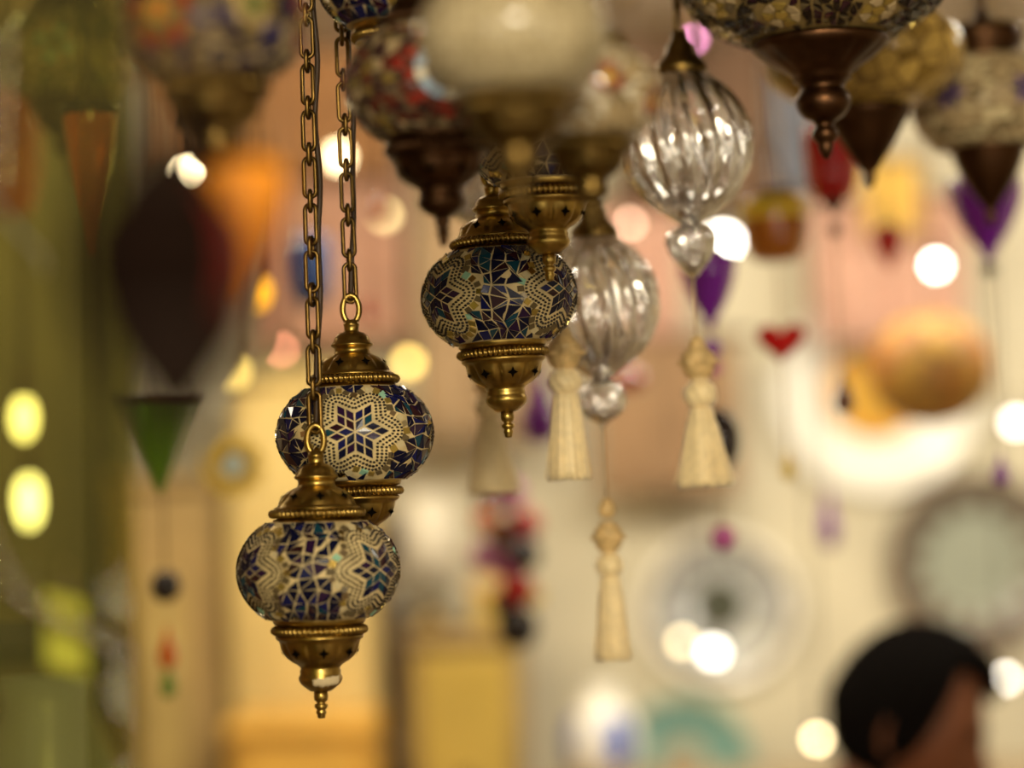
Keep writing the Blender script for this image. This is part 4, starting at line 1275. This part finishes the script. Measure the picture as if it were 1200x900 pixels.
hb.v = [tuple(HM @ Vector(v) + hl) for v in hb.v]
# torso, limbs: standing, arms forward to something on the counter
nk = hl + HM @ Vector((-.035, 0, -.075))
H0 = nk.z
joints = [((-.02, 0, H0 - .58), .135, .10), ((-.03, 0, H0 - .40), .125, .095), ((-.04, 0, H0 - .22), .15, .105), ((-.045, 0, H0 - .12), .12, .085), (tuple((nk + Vector((-.045, 0, H0 - .04))) / 2 if False else (nk.x * .6 - .02, 0, H0 - .035)), .06, .06), (tuple(nk + HM @ Vector((.015, 0, .03))), .055, .055)]
edges = [(0, 1), (1, 2), (2, 3), (3, 4), (4, 5)]
for sg in (-1, 1):
    n = len(joints)
    joints += [((-.04, sg * .165, H0 - .13), .062), ((-.01, sg * .215, H0 - .38), .046), ((.16, sg * .15, H0 - .50), .034), ((.23, sg * .12, H0 - .505), .026), ((.30, sg * .105, H0 - .52), .030)]
    edges += [(3, n), (n, n + 1), (n + 1, n + 2), (n + 2, n + 3), (n + 3, n + 4)]
    m_ = len(joints); z0 = H0 - .62
    joints += [((-.02, sg * .085, z0 - .08), .088), ((0, sg * .09, z0 * .52), .062), ((-.03, sg * .095, .09), .042), ((-.02, sg * .095, .045), .04), ((.12, sg * .11, .035), .035)]
    edges += [(0, m_), (m_, m_ + 1), (m_ + 1, m_ + 2), (m_ + 2, m_ + 3), (m_ + 3, m_ + 4)]
    hand = joints[n + 4][0]
    for k, (dy, ln, rad) in enumerate(((-.024, .062, .0085), (-.008, .074, .009), (.008, .069, .0088), (.023, .054, .008))):
        q = len(joints)
        joints += [((hand[0] + .03, hand[1] + dy, hand[2] - .002), rad), ((hand[0] + .03 + ln * .5, hand[1] + dy * 1.2, hand[2] - .008), rad * .95), ((hand[0] + .03 + ln * .85, hand[1] + dy * 1.25, hand[2] - .03), rad * .85)]
        edges += [(n + 4, q), (q, q + 1), (q + 1, q + 2)]
    q = len(joints)
    joints += [((hand[0] - .01, hand[1] - sg * .034, hand[2] - .006), .0105), ((hand[0] + .025, hand[1] - sg * .05, hand[2] - .016), .0095)]
    edges += [(n + 3, q), (q, q + 1)]
bm_ = skinned('body', joints, edges, SKIN, root)
tmp = bpy.data.objects.new('tmp', bm_)
mb = MB(); mb.v = list(hb.v); mb.f = list(hb.f); mb.m = list(hb.m); mb.sm = list(hb.sm); mb.mats = list(hb.mats)
off = len(mb.v)
for v in bm_.vertices: mb.v.append(tuple(v.co))
for p in bm_.polygons: mb.face(tuple(off + k for k in p.vertices), SKIN)
bpy.data.objects.remove(tmp)
body = mb.build('body', root)
rm = body.modifiers.new('remesh', 'REMESH'); rm.mode = 'VOXEL'; rm.voxel_size = .0045; rm.use_smooth_shade = True
dg = bpy.context.evaluated_depsgraph_get()
nm = bpy.data.meshes.new_from_object(body.evaluated_get(dg)); body.modifiers.clear(); body.data = nm
if not nm.materials: nm.materials.append(SKIN)
for p in nm.polygons: p.material_index = 0; p.use_smooth = True
# hair: thick shell over crown, back and sides with a fringe over the forehead
mb = MB(); nu, nv = 96, 40; rnd = random.Random(3)
grid = []
for j in range(nv + 1):
    row = []
    for i in range(nu):
        th = 2 * pi * i / nu
        c = cos(th)
        low = (-.75 if c < -.2 else -.75 + (c + .2) / .5 * .9 if c < .3 else .15 + (c - .3) / .2 * .70 if c < .5 else .85 if c < .8 else .85 - (c - .8) / .2 * .32)
        if .0 < c < .35: low -= .10 * (1 - abs(c - .17) / .18)       # sideburn
        ph = low + (pi / 2 - low) * j / nv
        d = Vector((cos(ph) * cos(th), cos(ph) * sin(th), sin(ph)))
        k = 1.02 + .17 * min(1, j / 5) + .05 * max(0, d.x) * max(0, sin(ph))
        k += .022 * sin(17 * th + 6 * ph) * min(1, j / 4) + .016 * sin(31 * th - 9 * ph) + rnd.uniform(-.008, .008)
        x, y, z = d.x * .098, d.y * .076, d.z * .115
        if z < 0 and d.x < 0: x *= 1 - .35 * (-z / .115)
        v = Vector((x * k, y * k, z * k))
        mb.v.append(tuple(HM @ v + hl))
for j in range(nv):
    for i in range(nu):
        i2 = (i + 1) % nu
        mb.face((j * nu + i, j * nu + i2, (j + 1) * nu + i2, (j + 1) * nu + i), HAIR)
hair = mb.build('hair', root)
so = hair.modifiers.new('thickness', 'SOLIDIFY'); so.thickness = .010; so.offset = -1
# eyes closed/looking down: brows
for sg in (-1, 1):
    pts = [HM @ Vector((.088 - abs(t) * .010, sg * (.031 + .02 * t), .026 - .004 * t * t)) + hl for t in (-1, -.5, 0, .5, 1)]
    MB().tube(pts, .0035, HAIR, 6).build('eyebrow', root)
# clothes
def grown(names, r_add, js, es, m, name):
    me = skinned(name, [(j[0],) + tuple(r + r_add for r in j[1:]) for j in js], es, m, root)
    me.materials.clear(); me.materials.append(m)
    for p in me.polygons: p.material_index = 0; p.use_smooth = True
    return link(name, me, root)
js = joints[:4]; es = [(0, 1), (1, 2), (2, 3)]
n = len(js)
perside = (len(joints) - 6) // 2
for sidx in range(2):
    b = 6 + sidx * perside; q = len(js)
    js = js + [joints[b], joints[b + 1], joints[b + 2]]; es = es + [(3, q), (q, q + 1), (q + 1, q + 2)]
grown('', .012, js, es, SHIRT, 'shirt')
js = [(joints[0][0], .125, .095)]; es = []
for sidx in range(2):
    b = 6 + sidx * perside + 5; q = len(js)
    js = js + [joints[b], joints[b + 1], joints[b + 2]]; es = es + [(0, q), (q, q + 1), (q + 1, q + 2)]
grown('', .016, js, es, TROUSERS, 'trousers')

# ------------------------------------------------------------------ light
def area(name, loc_, target, size, power, col, sizey=None):
    l = bpy.data.lights.new(name, 'AREA'); l.energy = power; l.color = col
    l.shape = 'RECTANGLE'; l.size = size; l.size_y = sizey or size
    o = bpy.data.objects.new(name, l); COL.objects.link(o); o.location = loc_
    o.rotation_euler = (Vector(target) - Vector(loc_)).to_track_quat('-Z', 'Y').to_euler()
    return o
area('key_light', (.15, -.8, 2.30), (0, 1.75, 1.70), .45, 42, (1, .87, .62))  # unseen area light added above the camera to brighten the near lanterns
area('back_wall_fill', (.7, 3.1, 2.44), (.7, 4.4, 1.35), 2.2, 46, (1, .92, .74), .4)  # unseen area light added to brighten the back wall
area('back_left_fill', (-.9, 3.2, 2.44), (-.7, 4.2, 1.2), .7, 11, (1, .76, .36), .4)  # unseen yellow area light added for the left of the back wall
def spot(x, y, z, e, r):  # unseen point light, added for glints on glass and brass
    l = bpy.data.lights.new('glint_light', 'POINT'); l.energy = e; l.color = (1, .90, .70); l.shadow_soft_size = r
    o = bpy.data.objects.new('glint_light', l); COL.objects.link(o); o.location = (x, y, z)
rl_ = random.Random(17)
for i in range(42): spot(-1.9 + 4.4 * ((i * .618) % 1), -2.2 + 1.9 * ((i * .414) % 1), 1.05 + 1.35 * ((i * .7549) % 1), 3.0, .055)  # added behind the camera at many heights to spread the glints
for i in range(7): spot(-1.3 + 3.2 * i / 6, 2.7 + .5 * ((i * .618) % 1), 2.40, 2.2, .05)  # added above the frame for highlights on the glass tops
w = bpy.data.worlds.new('world'); SC.world = w; w.use_nodes = True
w.node_tree.nodes['Background'].inputs[0].default_value = (1, .80, .55, 1)
w.node_tree.nodes['Background'].inputs[1].default_value = .22

SC.view_settings.view_transform = 'Standard'
SC.view_settings.look = 'None'
SC.view_settings.exposure = 0.0
SC.view_settings.gamma = 1.0
SC.view_settings.use_curve_mapping = False
GROUPS = {'hanging_bulb': 'lit bulbs hanging in the shop', 'candle_lantern': 'coloured glass candle lanterns', 'decorative_plate': 'decorative plates on the back wall',
          'wall_hanging': 'cloths hung on the back wall', 'glass_pendant': 'small coloured glass pendants', 'cupboard': 'cupboards along the back wall'}
for o in COL.objects:
    base = o.name.split('.')[0]
    if o.parent is None and base in GROUPS and 'label' in o.keys(): o['group'] = GROUPS[base]
cy = SC.cycles
cy.use_denoising = True
cy.max_bounces = 12; cy.transmission_bounces = 10; cy.transparent_max_bounces = 16
cy.caustics_refractive = False; cy.caustics_reflective = False
cy.blur_glossy = 0.6
cy.sample_clamp_indirect = 20
